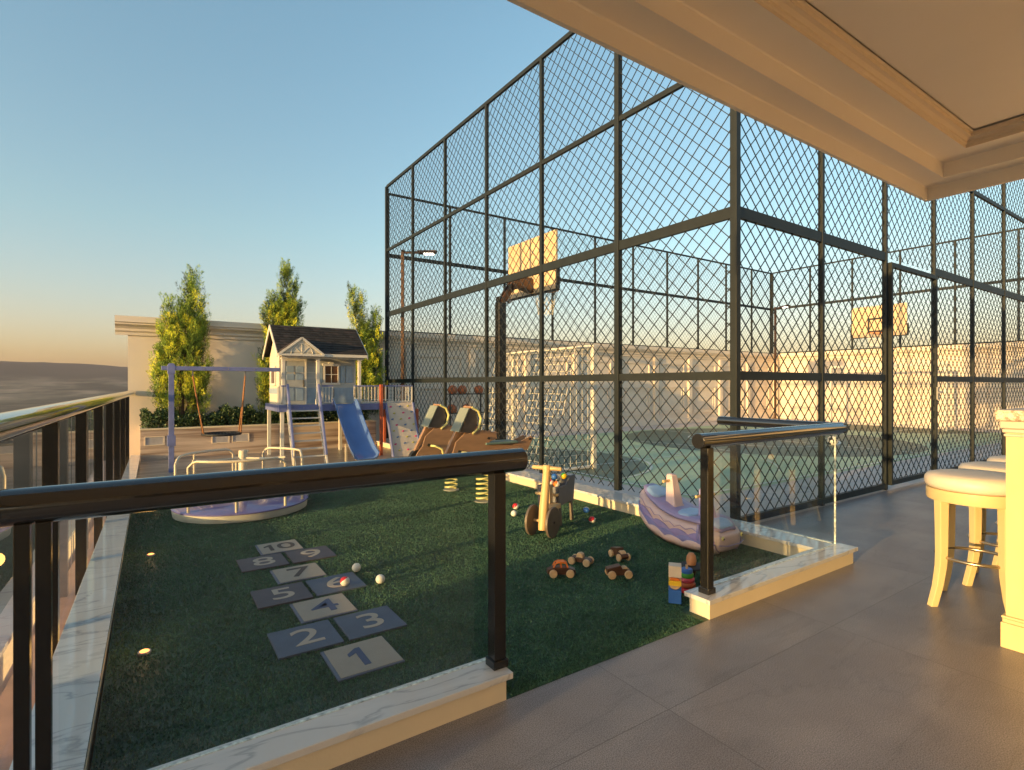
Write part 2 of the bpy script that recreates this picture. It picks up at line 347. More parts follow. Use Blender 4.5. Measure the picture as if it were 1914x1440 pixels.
# court surfaces, each 4 mm above the one below
CX0, CX1, CY0, CY1 = 5.35, 19.9, 4.05, 11.15
def outline(pts, wd, z, mb, closed=True):
    n = len(pts)
    for i in range(n if closed else n-1):
        p, q = Vector((*pts[i], z)), Vector((*pts[(i+1) % n], z)); d = (q-p).normalized(); s_ = Vector((-d.y, d.x, 0))*wd/2
        p = p-d*wd*.25; q = q+d*wd*.25
        mb.add([p-s_, q-s_, q+s_, p+s_], [(0, 1, 2, 3)])
sheet('court_green_surface', CX0, CY0, CX1, CY1, .000, M['cgreen'])
def arc(cx_, cy_, r, a0, a1, n=28, ry=None): return [(cx_+r*math.cos(R(a0+(a1-a0)*i/n)), cy_+(ry or r)*math.sin(R(a0+(a1-a0)*i/n))) for i in range(n+1)]
YM = 7.6
pa = arc(CX0+.05, YM, 2.05, -90, 90); pb = arc(CX1-.05, YM, 2.6, 90, 270); pc = arc(12.6, YM, 1.7, 0, 360)[:-1]
band = [(8.1, 8.25), (11.3, 9.7), (16.6, 9.5), (18.2, 7.6), (15.6, 5.6), (12.5, 5.2), (9.4, 6.1)]
bm_ = MB()
for k, pl in enumerate((pa, pb, arc(12.6, YM, 3.3, 20, 340))):
    bm_.add([(x, y, .004) for x, y in pl], [tuple(range(len(pl)))])
struct(bm_.build('court_dark_zones', M['cdark'], fix=False))
lm = MB()
outline([(CX0+.1, CY0+.1), (CX1-.1, CY0+.1), (CX1-.1, CY1-.1), (CX0+.1, CY1-.1)], .05, .008, lm)
outline([(12.6, CY0+.1), (12.6, CY1-.1)], .05, .0085, lm, False)
for pl in (arc(CX0+.1, YM, 2.1, -90, 90), arc(CX1-.1, YM, 2.65, 90, 270)): outline(pl, .05, .008, lm, False)
outline(pc, .05, .008, lm)
outline(arc(CX0+1.2, YM, 3.4, -62, 62), .04, .0078, lm, False); outline(arc(CX1-1.2, YM, 3.6, 118, 242), .04, .0078, lm, False)
outline([(CX0+.1, YM-.9), (CX0+3.2, YM-.9), (CX0+3.2, YM+.9), (CX0+.1, YM+.9)], .04, .0074, lm, False)
outline([(CX1-.1, YM-.9), (CX1-3.2, YM-.9), (CX1-3.2, YM+.9), (CX1-.1, YM+.9)], .04, .0074, lm, False)
struct(lm.build('court_white_lines', M['cline'], fix=False))

# far landscape: plain and ridge
def terrain():
    vs = []; fs = []; nr, na = 60, 360
    for i in range(nr):
        rr = 60*(1.105**i) if i < nr-1 else 30000
        for j in range(na):
            an = 2*math.pi*j/na; x, y = rr*math.cos(an), rr*math.sin(an)
            z = -45
            if rr > 1500:
                k = min((rr-1500)/4200, 1); k = k*k*(3-2*k)
                z += k*(185+110*noise.noise(Vector((x/2600, y/2600, 3)))+28*noise.noise(Vector((x/700, y/700, 7))))
            if rr > 1500 and y > 0: z += k*max(min(-x/y, .6), -.6)*330*min(rr/5700, 1)+k*7*noise.noise(Vector((x/130, y/130, 9)))
            z += 6*noise.noise(Vector((x/260, y/260, 1)))
            if rr > 9000: z -= (rr-9000)*.02
            vs.append((x, y, z))
    for i in range(nr-1):
        for j in range(na):
            j2 = (j+1) % na; fs.append((i*na+j, i*na+j2, (i+1)*na+j2, (i+1)*na+j))
    fs.append(tuple(range(na)))
    m, t, b, N, L = nodes('hill_heath'); b.inputs['Roughness'].default_value = 1
    tc = N.new('ShaderNodeTexCoord'); mp = N.new('ShaderNodeMapping'); mp.inputs['Scale'].default_value = (.004, .004, .004); L.new(tc.outputs['Object'], mp.inputs[0])
    n = N.new('ShaderNodeTexNoise'); n.inputs['Scale'].default_value = 1; n.inputs['Detail'].default_value = 10; n.inputs['Roughness'].default_value = .7; L.new(mp.outputs[0], n.inputs['Vector'])
    r = N.new('ShaderNodeValToRGB'); L.new(n.outputs['Fac'], r.inputs[0]); el = r.color_ramp.elements
    el[0].position = .42; el[0].color = (.035, .034, .026, 1); el[1].position = .6; el[1].color = (.13, .105, .082, 1)
    ge = N.new('ShaderNodeSeparateXYZ'); L.new(tc.outputs['Object'], ge.inputs[0]); mr = N.new('ShaderNodeMapRange'); mr.inputs['From Min'].default_value = 5; mr.inputs['From Max'].default_value = 60; L.new(ge.outputs[2], mr.inputs[0])
    n2 = N.new('ShaderNodeTexNoise'); n2.inputs['Scale'].default_value = 3; n2.inputs['Detail'].default_value = 4; mp2 = N.new('ShaderNodeMapping'); mp2.inputs['Scale'].default_value = (.0012, .0004, .001); L.new(tc.outputs['Object'], mp2.inputs[0]); L.new(mp2.outputs[0], n2.inputs['Vector'])
    r2 = N.new('ShaderNodeValToRGB'); L.new(n2.outputs['Fac'], r2.inputs[0]); r2.color_ramp.elements[0].position = .44; r2.color_ramp.elements[0].color = (.4, .4, .4, 1); r2.color_ramp.elements[1].position = .56; r2.color_ramp.elements[1].color = (1.7, 1.6, 1.5, 1)
    m1 = N.new('ShaderNodeMix'); m1.data_type = 'RGBA'; m1.blend_type = 'MULTIPLY'; m1.inputs[0].default_value = 1; L.new(r.outputs[0], m1.inputs[6]); L.new(r2.outputs[0], m1.inputs[7])
    m2 = N.new('ShaderNodeMix'); m2.data_type = 'RGBA'; L.new(mr.outputs[0], m2.inputs[0]); L.new(m1.outputs[2], m2.inputs[6]); m2.inputs[7].default_value = (.022, .018, .020, 1)
    L.new(m2.outputs[2], b.inputs['Base Color'])
    mb = MB(); mb.v = vs; mb.f = fs; mb.m = [0]*len(fs); return struct(mb.build('hills', m, smooth=True))
terrain()

# synthetic grass
def grass():
    rs = np.random.RandomState(3); n = 330000
    x = rs.uniform(-.165, 4.15, n); y = 1.925+(8.39-1.925)*rs.uniform(0, 1, n)**1.35
    keep = np.ones(n, bool)
    for (cx_, cy_, hx, hy) in MATS: keep &= ~((np.abs(x-cx_) < hx+.002) & (np.abs(y-cy_) < hy+.002))
    keep &= ((x-.86)**2+(y-6.4)**2) > .58**2
    keep &= ~((x > 2.62) & (y < 2.1)) & ~((x < 1.3) & (y < 2.08))
    for lx, ly in LIGHTS: keep &= ((x-lx)**2+(y-ly)**2) > .031**2
    x, y = x[keep], y[keep]; n = len(x)
    an = rs.uniform(0, 2*np.pi, n); h = rs.uniform(.007, .013, n); wd = rs.uniform(.0022, .004, n)*(1+.10*y); le = rs.uniform(0, .008, n); la = rs.uniform(0, 2*np.pi, n)
    co = np.zeros((n, 3, 3)); dx, dy = np.cos(an)*wd, np.sin(an)*wd
    co[:, 0] = np.stack([x-dx, y-dy, np.full(n, .001)], 1); co[:, 1] = np.stack([x+dx, y+dy, np.full(n, .001)], 1)
    co[:, 2] = np.stack([x+np.cos(la)*le, y+np.sin(la)*le, h], 1)
    me = bpy.data.meshes.new('grass'); me.vertices.add(n*3); me.vertices.foreach_set('co', co.ravel())
    me.loops.add(n*3); me.loops.foreach_set('vertex_index', np.arange(n*3)); me.polygons.add(n)
    me.polygons.foreach_set('loop_start', np.arange(n)*3); me.polygons.foreach_set('loop_total', np.full(n, 3))
    me.materials.append(M['blade']); me.update(); me.validate()
    o = bpy.data.objects.new('grass', me); COL.objects.link(o)
    tag(o, 'dark green synthetic grass covering the playground', 'grass', kind='stuff')
MATS = []
for k, (cx_, cy_) in {1: (.87, 2.61), 2: (.685, 2.97), 3: (1.035, 2.97), 4: (.87, 3.32), 5: (.70, 3.67), 6: (1.045, 3.67), 7: (.88, 4.03), 8: (.71, 4.42), 9: (1.06, 4.42), 10: (.89, 4.76)}.items():
    MATS.append((cx_, cy_, .160, .158))
LIGHTS = [(-.02, 3.26), (.01, 5.1), (.05, 6.95)]
grass()

# ------------------------------------------------------------------ hopscotch mats
def numeral(txt, m, parent, size, loc):
    if txt in ('1', '10'):   # a one with a flag, like the mats' lettering
        h = size*.70; wb = h*.17; x = 0 if txt == '1' else -.062
        mb = MB().prism([(x-wb/2, -h/2), (x+wb/2, -h/2), (x+wb/2, h/2), (x-wb*.25, h/2), (x-wb*1.75, h*.27), (x-wb*1.75, h*.11), (x-wb/2, h*.24)], -.0008, .0008, 'xy')
        o = mb.build('numeral', m, parent); o.location = (loc[0]-.01, loc[1], loc[2])
        if txt == '1': return o
        txt = '0'; loc = (loc[0]+.045, loc[1], loc[2])
    cu = bpy.data.curves.new('numeral', 'FONT'); cu.body = txt; cu.size = size; cu.extrude = .0008; cu.align_x = 'CENTER'; cu.align_y = 'CENTER'
    cu.offset = .0012; cu.resolution_u = 8
    tmp = bpy.data.objects.new('numeral_tmp', cu); COL.objects.link(tmp); bpy.context.view_layer.update()
    me = bpy.data.meshes.new_from_object(tmp.evaluated_get(bpy.context.evaluated_depsgraph_get())); bpy.data.objects.remove(tmp); bpy.data.curves.remove(cu)
    me.materials.clear(); me.materials.append(m)
    o = bpy.data.objects.new('numeral', me); COL.objects.link(o); o.parent = parent; o.location = loc; o.scale = (1.25, 1, 1); return o
LB = {1: 'beige foam mat with a blue numeral 1, nearest the glass', 2: 'blue-grey mat with a cream numeral 2', 3: 'blue-grey mat with a cream numeral 3', 4: 'beige mat with a blue numeral 4',
      5: 'dark mat with a cream numeral 5', 6: 'dark blue mat with a cream numeral 6 and a ball on it', 7: 'beige mat with a brown numeral 7', 8: 'dark mauve mat with a cream numeral 8',
      9: 'dark mauve mat with a cream numeral 9', 10: 'beige mat with a brown number 10, farthest of the hopscotch'}
for k, (cx_, cy_, hx, hy) in enumerate(MATS, 1):
    one = k in (1, 4, 7, 10); t = thing('hopscotch_mat', LB[k], 'mat', (cx_, cy_, 0), 0, 'hopscotch mats on the grass')
    if one:
        MB().box(-hx, -hy, .001, hx, hy, .010).build('border', M['grout'], t, bevel=.002)
        MB().box(-hx+.016, -hy+.012, .0101, hx-.004, hy-.006, .0125).build('panel', M['matc'], t)
    else: MB().box(-hx, -hy, .001, hx, hy, .0125).build('panel', M['matb'] if k in (2, 3, 6) else M['matd'], t, bevel=.002)
    numeral(str(k), (M['numb'] if k in (1, 4) else M['numd']) if one else M['num'], t, .27 if k < 10 else .24, (.01, 0, .0135))

# ------------------------------------------------------------------ ground lights
for (lx, ly), lb in zip(LIGHTS, ('nearest lit ground light beside the marble kerb', 'middle lit ground light beside the marble kerb', 'farthest lit ground light, left of the carousel')):
    t = thing('ground_light', lb, 'light', (lx, ly, 0), 0, 'lit ground lights along the left kerb')
    MB().lathe([(.030, 0), (.030, .014), (.028, .017), (.021, .017), (.021, .010)], n=24).build('ring', M['gsteel'], t, True)
    MB().lathe([(.0205, .010), (.0205, .0175), (.016, .0205), (.0005, .0212)], n=24).build('lens', M['lamp'], t, True)
    ld = bpy.data.lights.new('ground_lamp', 'POINT'); ld.energy = .18; ld.color = (1, .5, .12); ld.shadow_soft_size = .05
    lo = bpy.data.objects.new('ground_lamp', ld); COL.objects.link(lo); lo.parent = t; lo.location = (0, 0, .13)

# ------------------------------------------------------------------ kerbs
t = thing('marble_kerb', 'low cream kerb with marble cap under the near glass railing', 'kerb', (-.35, 1.92, 0))
MB().box(-.35, 1.92, -.09, 1.27, 2.06, .095).build('base', M['cream'], t, bevel=.003, off=(-.35, 1.92, 0))
MB().box(-.35, 1.897, .095, 1.29, 2.075, .122).build('cap', M['marble'], t, bevel=.003, off=(-.35, 1.92, 0))
t = thing('marble_kerb', 'L-shaped cream kerb with marble cap under the railing by the court fence', 'kerb', (2.67, 1.92, 0))
o3 = (2.67, 1.92, 0)
MB().prism([(2.67, 1.92), (4.42, 1.92), (4.42, 11.5), (4.17, 11.5), (4.17, 2.06), (2.67, 2.06)], -.3, .095, 'xy').build('base', M['cream'], t, bevel=.003, off=o3)
MB().prism([(2.64, 1.897), (4.445, 1.897), (4.445, 11.5), (4.15, 11.5), (4.15, 2.075), (2.64, 2.075)], .095, .122, 'xy').build('cap', M['marble'], t, bevel=.003, off=o3)
t = thing('marble_kerb', 'long flat marble strip along the left edge of the grass', 'kerb', (-.3, 2.075, 0))
MB().prism([(-.340, 2.078), (-.185, 2.078), (-.14, 11.48), (-.25, 11.48)], -.5, .095, 'xy').build('base', M['cream'], t, off=(-.3, 2.075, 0))
MB().prism([(-.375, 2.078), (-.175, 2.078), (-.13, 11.48), (-.27, 11.48)], .095, .12, 'xy').build('cap', M['marble'], t, bevel=.002, off=(-.3, 2.075, 0))

# ------------------------------------------------------------------ railings
def postmb(x, y, z0, z1, w_, foot=True):
    m_ = MB().box(x-w_/2, y-w_/2, z0, x+w_/2, y+w_/2, z1)
    if foot: m_.box(x-w_/2-.008, y-w_/2-.008, z0, x+w_/2+.008, y+w_/2+.008, z0+.035)
    return m_
# near railing
o3 = (1.27, 2.0, .122)
t = thing('glass_railing', 'near glass railing with thick round dark handrail across the foreground', 'railing', o3)
MB().tube([(-.62, 2.0, 1.012), (1.405, 2.0, 1.012)], .052, 40).build('handrail', M['rail'], t, True, off=o3, bevel=.003)
postmb(1.262, 1.985, .122, .968, .058).build('post', M['post'], t, off=o3, bevel=.003)
for px_ in (-.29, -.245): postmb(px_, 1.985, .122, .968, .034, False).build('post', M['post'], t, off=o3, bevel=.002)
MB().box(-.22, 2.046, .124, 1.285, 2.058, .972).build('glass_pane', M['glass'], t, off=o3)
MB().box(1.2855, 2.046, .124, 1.292, 2.058, .972).box(-.22, 2.045, .122, 1.285, 2.059, .1245).build('glass_edge', M['gedge'], t, off=o3)
# corner railing by the court
o3 = (2.74, 2.0, .122)
t = thing('glass_railing', 'short glass corner railing with round dark handrail in front of the court fence', 'railing', o3)
MB().tube([(2.67, 2.0, 1.02), (4.40, 2.0, 1.02)], .045, 40).build('handrail', M['rail'], t, True, off=o3, bevel=.003)
MB().tube([(4.40, 1.962, 1.02), (4.40, 3.06, 1.02)], .040, 40).build('handrail', M['rail'], t, True, off=o3, bevel=.003)
postmb(2.735, 1.985, .122, .98, .055).build('post', M['post'], t, off=o3, bevel=.003)
MB().box(2.77, 2.030, .124, 4.385, 2.042, .985).build('glass_pane', M['glass'], t, off=o3)
MB().box(4.392, 2.06, .124, 4.404, 3.03, .985).build('glass_pane', M['glass'], t, off=o3)
MB().box(4.3855, 2.030, .124, 4.392, 2.042, .985).box(2.762, 2.030, .124, 2.7695, 2.042, .985).box(4.391, 2.06, .122, 4.405, 3.03, .127).box(2.77, 2.029, .122, 4.385, 2.043, .1245).build('glass_edge', M['gedge'], t, off=o3)
# left parapet railing
o3 = (-.42, 2.3, -.1)
t = thing('glass_railing', 'long dark post and glass railing along the left edge of the terrace', 'railing', o3)
def LX(y): return -.425+(y-2.3)*.0135
MB().tube([(LX(.9), .9, 1.205), (LX(11.9)+.02, 12.28, 1.205)], .05, 32).build('handrail', M['rail'], t, True, off=o3)
for i in range(8):
    y_ = 2.27+1.253*i
    if i: postmb(LX(y_), y_, -.1, 1.165, .062, False).build('post', M['post'], t, off=o3, bevel=.003)
g_ = MB()
for i in range(9):
    y0, y1 = 1.0+1.253*i+.02, 1.0+1.253*(i+1)-.02
    MB().prism([(LX(y0)-.052, y0), (LX(y0)-.062, y0), (LX(y1)-.062, y1), (LX(y1)-.052, y1)], -.08, 1.14, 'xy').build('glass_pane', M['glass'], t, off=o3)

# ------------------------------------------------------------------ boundary wall with cornice, panels
def cornice_prof(d=1):   # (outward, z) closed polygon, wall face at 0
    return [(0, 2.28), (.03, 2.28), (.035, 2.33), (.07, 2.36), (.07, 2.40), (.11, 2.44), (.17, 2.47), (.17, 2.50), (.20, 2.51), (.20, 2.62), (-.45, 2.62), (-.45, 2.51), (0, 2.51)]
o3 = (-.33, 12.3, 0)
t = thing('boundary_wall', 'long cream wall with moulded cornice behind the planter and the court', 'wall', o3)
MB().box(-.33, 12.3, -3, 21.75, 12.7, 2.505).build('wall_face', M['render'], t, off=o3)
# cornice polygon is x=outward(-Y)
mb = MB(); pr = cornice_prof(); n_ = len(pr)
front = [(12.3-a_, z_) for a_, z_ in pr]
mb.prism(front, -.33-.19, 21.3, 'yz')
mb.build('cornice', M['render'], t, off=o3)
o4 = (21.3, 3.0, 0)
t2 = thing('boundary_wall', 'sunlit cream wall with moulded cornice closing the right end of the court', 'wall', o4)
MB().box(21.3, -2, -3, 21.7, 12.298, 2.505).build('wall_face', M['render'], t2, off=o4)
MB().prism([(21.3-a_, z_) for a_, z_ in pr], -2, 12.1, 'xz').build('cornice', M['render'], t2, off=o4)
def frame(mb, u0, u1, z0, z1, wd, dep, face):
    for (a0, a1, b0, b1) in ((u0, u1, z1-wd, z1), (u0, u1, z0, z0+wd), (u0, u0+wd, z0+wd, z1-wd), (u1-wd, u1, z0+wd, z1-wd)):
        if face == 'Y': mb.box(a0, 12.3-dep, b0, a1, 12.3+.01, b1)
        else: mb.box(21.3-dep, a0, b0, 21.3+.01, a1, b1)
for i in range(9):
    u0 = 5.25+1.78*i
    mb = MB(); frame(mb, u0+.2, u0+1.5, 1.55, 2.1, .05, .035, 'Y'); frame(mb, u0+.2, u0+1.5, .35, 1.3, .05, .035, 'Y'); frame(mb, u0+.32, u0+1.38, .47, 1.18, .03, .02, 'Y')
    mb.build('wall_panel', M['render'], t, bevel=.006, off=o3)
    MB().box(u0-.09, 12.22, -.004, u0+.09, 12.31, 2.28).build('pilaster', M['render'], t, bevel=.008, off=o3)
MB().box(4.8, 12.24, -.004, 21.2, 12.31, .18).build('skirting', M['render'], t, bevel=.01, off=o3)
for i in range(6):
    u0 = 2.2+1.68*i
    mb = MB(); frame(mb, u0+.2, u0+1.42, 1.55, 2.1, .05, .035, 'X'); frame(mb, u0+.2, u0+1.42, .35, 1.3, .05, .035, 'X')
    mb.build('wall_panel', M['render'], t2, bevel=.006, off=o4)
    MB().box(21.22, u0-.09, -.004, 21.31, u0+.09, 2.28).build('pilaster', M['render'], t2, bevel=.008, off=o4)

# ------------------------------------------------------------------ cage fences
def fence(label, axis, fixed, s0, s1, posts, z0, z1, rails, gap=None, base=None, wire=.0038, pw=.075, z_w0=None):
    org = (s0, fixed, 0) if axis == 'X' else (fixed, s0, 0)
    t = thing('cage_fence', label, 'fence', org)
    def P(s_, z, n=0): return (s_-s0, n, z) if axis == 'X' else (n, s_-s0, z)
    def rect(a0, a1, zz0, zz1, hw):
        p, q = P(a0, zz0, -hw), P(a1, zz1, hw); mb.box(min(p[0], q[0]), min(p[1], q[1]), min(p[2], q[2]), max(p[0], q[0]), max(p[1], q[1]), max(p[2], q[2]))
    for s_ in posts:
        mb = MB(); k = 1.0 if s_ not in (posts[0], posts[-1]) else 1.35
        rect(s_-pw/2*k, s_+pw/2*k, z0, z1, pw/2*k); mb.build('post', M['steel'], t, bevel=.004)
    for zr, th in rails:
        mb = MB()
        for a0, a1 in ((s0, s1),) if (gap is None or zr > 3.2) else ((s0, gap[0]), (gap[1], s1)):
            rect(a0+pw/2, a1-pw/2, zr-th/2, zr+th/2, pw/2-.006)
        mb.build('rail', M['steel'], t)
    mb = MB(); p_ = .168
    def seg(a0, b0, a1, b1):
        mb.bar(P(a0, b0, 0), P(a1, b1, 0), wire*2, wire*2, up=(0, 1, 0) if axis == 'X' else (1, 0, 0))
    zb = z_w0 if z_w0 is not None else z0+.03
    def clip(c, sgn, a0, a1, b0, b1):   # line z = sgn*s + c
        pts = []
        lo, hi = a0, a1
        if sgn > 0: lo = max(lo, b0-c); hi = min(hi, b1-c)
        else: lo = max(lo, c-b1); hi = min(hi, c-b0)
        if hi-lo > .01: seg(lo, sgn*lo+c, hi, sgn*hi+c)
    areas = [(s0, s1, zb, z1)] if gap is None else [(s0, gap[0], zb, 3.0), (gap[1], s1, zb, 3.0), (s0, s1, 3.0, z1)]
    for (a0, a1, b0, b1) in areas:
        k = math.floor((b0-a1)/p_)
        while k*p_ < b1-a0: clip(k*p_, 1, a0, a1, b0, b1); k += 1
        k = math.floor((b0+a0)/p_)
        while k*p_ < b1+a1: clip(k*p_, -1, a0, a1, b0, b1); k += 1
    mb.build('wire_mesh', M['wire'], t, fix=False)
    return t
RL = [(1.44, .085), (3.0, .11), (4.5, .06), (6.0, .06)]
fl = fence('tall dark wire fence between the playground and the court', 'Y', 4.62, 3.05, 12.08, [3.08+1.5*i for i in range(1, 7)], .1, 6.0, RL, z_w0=.12, pw=.052)
fr = fence('tall dark wire fence with the gate along the terrace side of the court', 'X', 3.04, 4.62, 20.82, [4.62+1.62*i for i in range(11)], 0, 6.0, [(.05, .07)]+RL, gap=(7.86, 9.48), pw=.052)
rr_ = [(2.66, .05), (4.5, .09), (6.0, .05)]
fence('dark wire fence on top of the long wall at the back of the court', 'X', 12.5, 4.80, 21.5, [4.80+1.70*i for i in range(10)]+[21.5], 2.6, 6.0, rr_, wire=.0028, pw=.055)
fence('dark wire fence on top of the sunlit wall at the right end of the court', 'Y', 21.5, 1.75, 12.45, [1.75+1.525*i for i in range(7)]+[12.45], 2.6, 6.0, rr_, wire=.0028, pw=.055)
# corner post shared by the two near fences is the fence posts themselves; gate:
t = thing('mesh_gate', 'dark wire mesh gate with a lever handle in the court fence', 'gate', (7.9, 3.0, 0))
mb = MB()
for a0, a1, b0, b1 in ((0, .045, .06, 2.93), (1.485, 1.53, .06, 2.93), (.045, 1.485, 2.87, 2.93), (.045, 1.485, .06, .12)): mb.box(a0, -.025, b0, a1, .03, b1)
mb.build('frame', M['steel'], t, bevel=.003)
mb = MB(); a0, a1, b0, b1 = .06, 1.48, .1, 2.88; p_ = .168
for sg in (1, -1):
    k = -40
    while k < 60:
        c = k*p_; lo, hi = (max(a0, b0-c), min(a1, b1-c)) if sg > 0 else (max(a0, c-b1), min(a1, c-b0))
        if hi-lo > .01: mb.bar((lo, 0, sg*lo+c), (hi, 0, sg*hi+c), 00.0074, 00.0074, up=(0, 1, 0))
        k += 1
mb.build('wire_mesh', M['wire'], t, fix=False)
mb = MB().box(1.48, -.045, 1.02, 1.535, -.026, 1.20).tube([(1.505, -.04, 1.13), (1.505, -.085, 1.13), (1.49, -.09, 1.13), (1.36, -.09, 1.125)], .011, 10)
mb.v = [(x, y, z+.12) for x, y, z in mb.v]; mb.build('handle', M['gsteel'], t, True)

# ------------------------------------------------------------------ canopy over the terrace
XC, YC, X0_, Y0_ = 5.80, 1.92, -1.6, -7.0
o3 = (XC, YC, 3.0)
t = thing('terrace_canopy', 'cream stepped canopy ceiling above the terrace', 'canopy', o3)
def ring(mb, o0, z0, o1, z1):
    """strip between inset o0 at z0 and inset o1 at z1, along the two visible eaves and back sides"""
    def c(o, z): return [(XC-o, YC-o, z), (XC-o, Y0_+o, z), (X0_+o, Y0_+o, z), (X0_+o, YC-o, z)]
    a_, b_ = c(o0, z0), c(o1, z1); vs = a_+b_
    mb.add(vs, [(i, (i+1) % 4, (i+1) % 4+4, i+4) for i in range(4)])
prof = [(0, 3.30), (0, 3.0), (.035, 3.0), (.035, 3.118), (.19, 3.118), (.19, 3.135), (.195, 3.135), (.195, 3.243), (.385, 3.243)]
mb = MB()
ring(mb, 0, 3.38, 0, 3.0); ring(mb, 0, 3.0, .025, 3.0); ring(mb, .025, 3.0, .025, 3.112); ring(mb, .025, 3.112, .033, 3.118); ring(mb, .033, 3.118, .19, 3.118)
ring(mb, .19, 3.118, .19, 3.235); ring(mb, .19, 3.235, .198, 3.241); ring(mb, .198, 3.241, .40, 3.241)
mb.build('stepped_beam', M['ceil'], t, off=o3, fix=False)
mb = MB(); ring(mb, .40, 3.241, .40, 3.262); ring(mb, .40, 3.262, .412, 3.270); ring(mb, .412, 3.27, .412, 3.285); ring(mb, .412, 3.285, .43, 3.30); ring(mb, .43, 3.30, .45, 3.305); ring(mb, .45, 3.305, .45, 3.33); ring(mb, .45, 3.33, .47, 3.335)
mb.build('cornice', M['trim'], t, off=o3, fix=False)
mb = MB().add([(XC-.47, YC-.47, 3.345), (XC-.47, Y0_+.47, 3.345), (X0_+.47, Y0_+.47, 3.345), (X0_+.47, YC-.47, 3.345)], [(0, 1, 2, 3)])
ring(mb, .46, 3.365, .47, 3.345); ring(mb, 0, 3.38, 3, 3.40)
mb.build('ceiling', M['ceil'], t, off=o3, fix=False)

# ================================================================== PLANTING
M['plate'] = mat('frosted_grey_plate', (.42, .40, .42), .3, 0, .1, 9)
def planter():
    o3 = (-.13, 11.5, 0)
    t = thing('stone_planter', 'low streaked stone planter along the foot of the long wall', 'planter', o3)
    MB().box(0, 0, .0, 4.28, .09, .545).box(0, .09, 0, .09, .79, .545).box(4.19, .09, 0, 4.28, .79, .545).build('planter_wall', M['traver'], t)
    MB().box(-.012, -.012, .545, 4.29, .10, .575).box(-.012, .10, .545, .10, .79, .575).build('coping', M['cream'], t, bevel=.004)
    MB().box(.09, .09, .1, 4.19, .79, .50).build('soil', M['bark'], t)
    for u, z in ((.06, .27), (1.10, .25), (1.44, .25)):
        mb = MB()
        for a0, a1, b0, b1 in ((u, u+.30, z+.15, z+.165), (u, u+.30, z, z+.015), (u, u+.015, z+.015, z+.15), (u+.285, u+.30, z+.015, z+.15)): mb.box(a0, -.014, b0, a1, .003, b1)
        f = mb.build('recess_frame', M['trim'], t); MB().box(u+.015, -.004, z+.015, u+.285, .002, z+.15).build('plate', M['plate'], f)
    return t
planter()

def leafmesh(name, P_, D_, Ln, Wd, matidx, mats, parent, seed, off=(0, 0, 0)):
    """many pointed leaf sprays: positions P_, directions D_, length, width"""
    rs = np.random.RandomState(seed); n = len(P_); r_ = rs.normal(size=(n, 3)); s_ = np.cross(D_, r_); s_ /= np.linalg.norm(s_, axis=1)[:, None]+1e-9
    nn = np.cross(D_, s_); L_ = Ln[:, None]; W_ = Wd[:, None]
    co = np.zeros((n, 4, 3)); co[:, 0] = P_; co[:, 1] = P_+D_*L_*.45+s_*W_; co[:, 2] = P_+D_*L_+nn*L_*rs.uniform(-.15, .15, (n, 1)); co[:, 3] = P_+D_*L_*.45-s_*W_
    co -= np.array(off)
    me = bpy.data.meshes.new(name); me.vertices.add(n*4); me.vertices.foreach_set('co', co.ravel()); me.loops.add(n*4); me.loops.foreach_set('vertex_index', np.arange(n*4))
    me.polygons.add(n); me.polygons.foreach_set('loop_start', np.arange(n)*4); me.polygons.foreach_set('loop_total', np.full(n, 4))
    for m_ in mats: me.materials.append(m_)
    me.polygons.foreach_set('material_index', matidx.astype(np.int32)); me.update()
    o = bpy.data.objects.new(name, me); COL.objects.link(o)
    if parent is not None: o.parent = parent
    return o

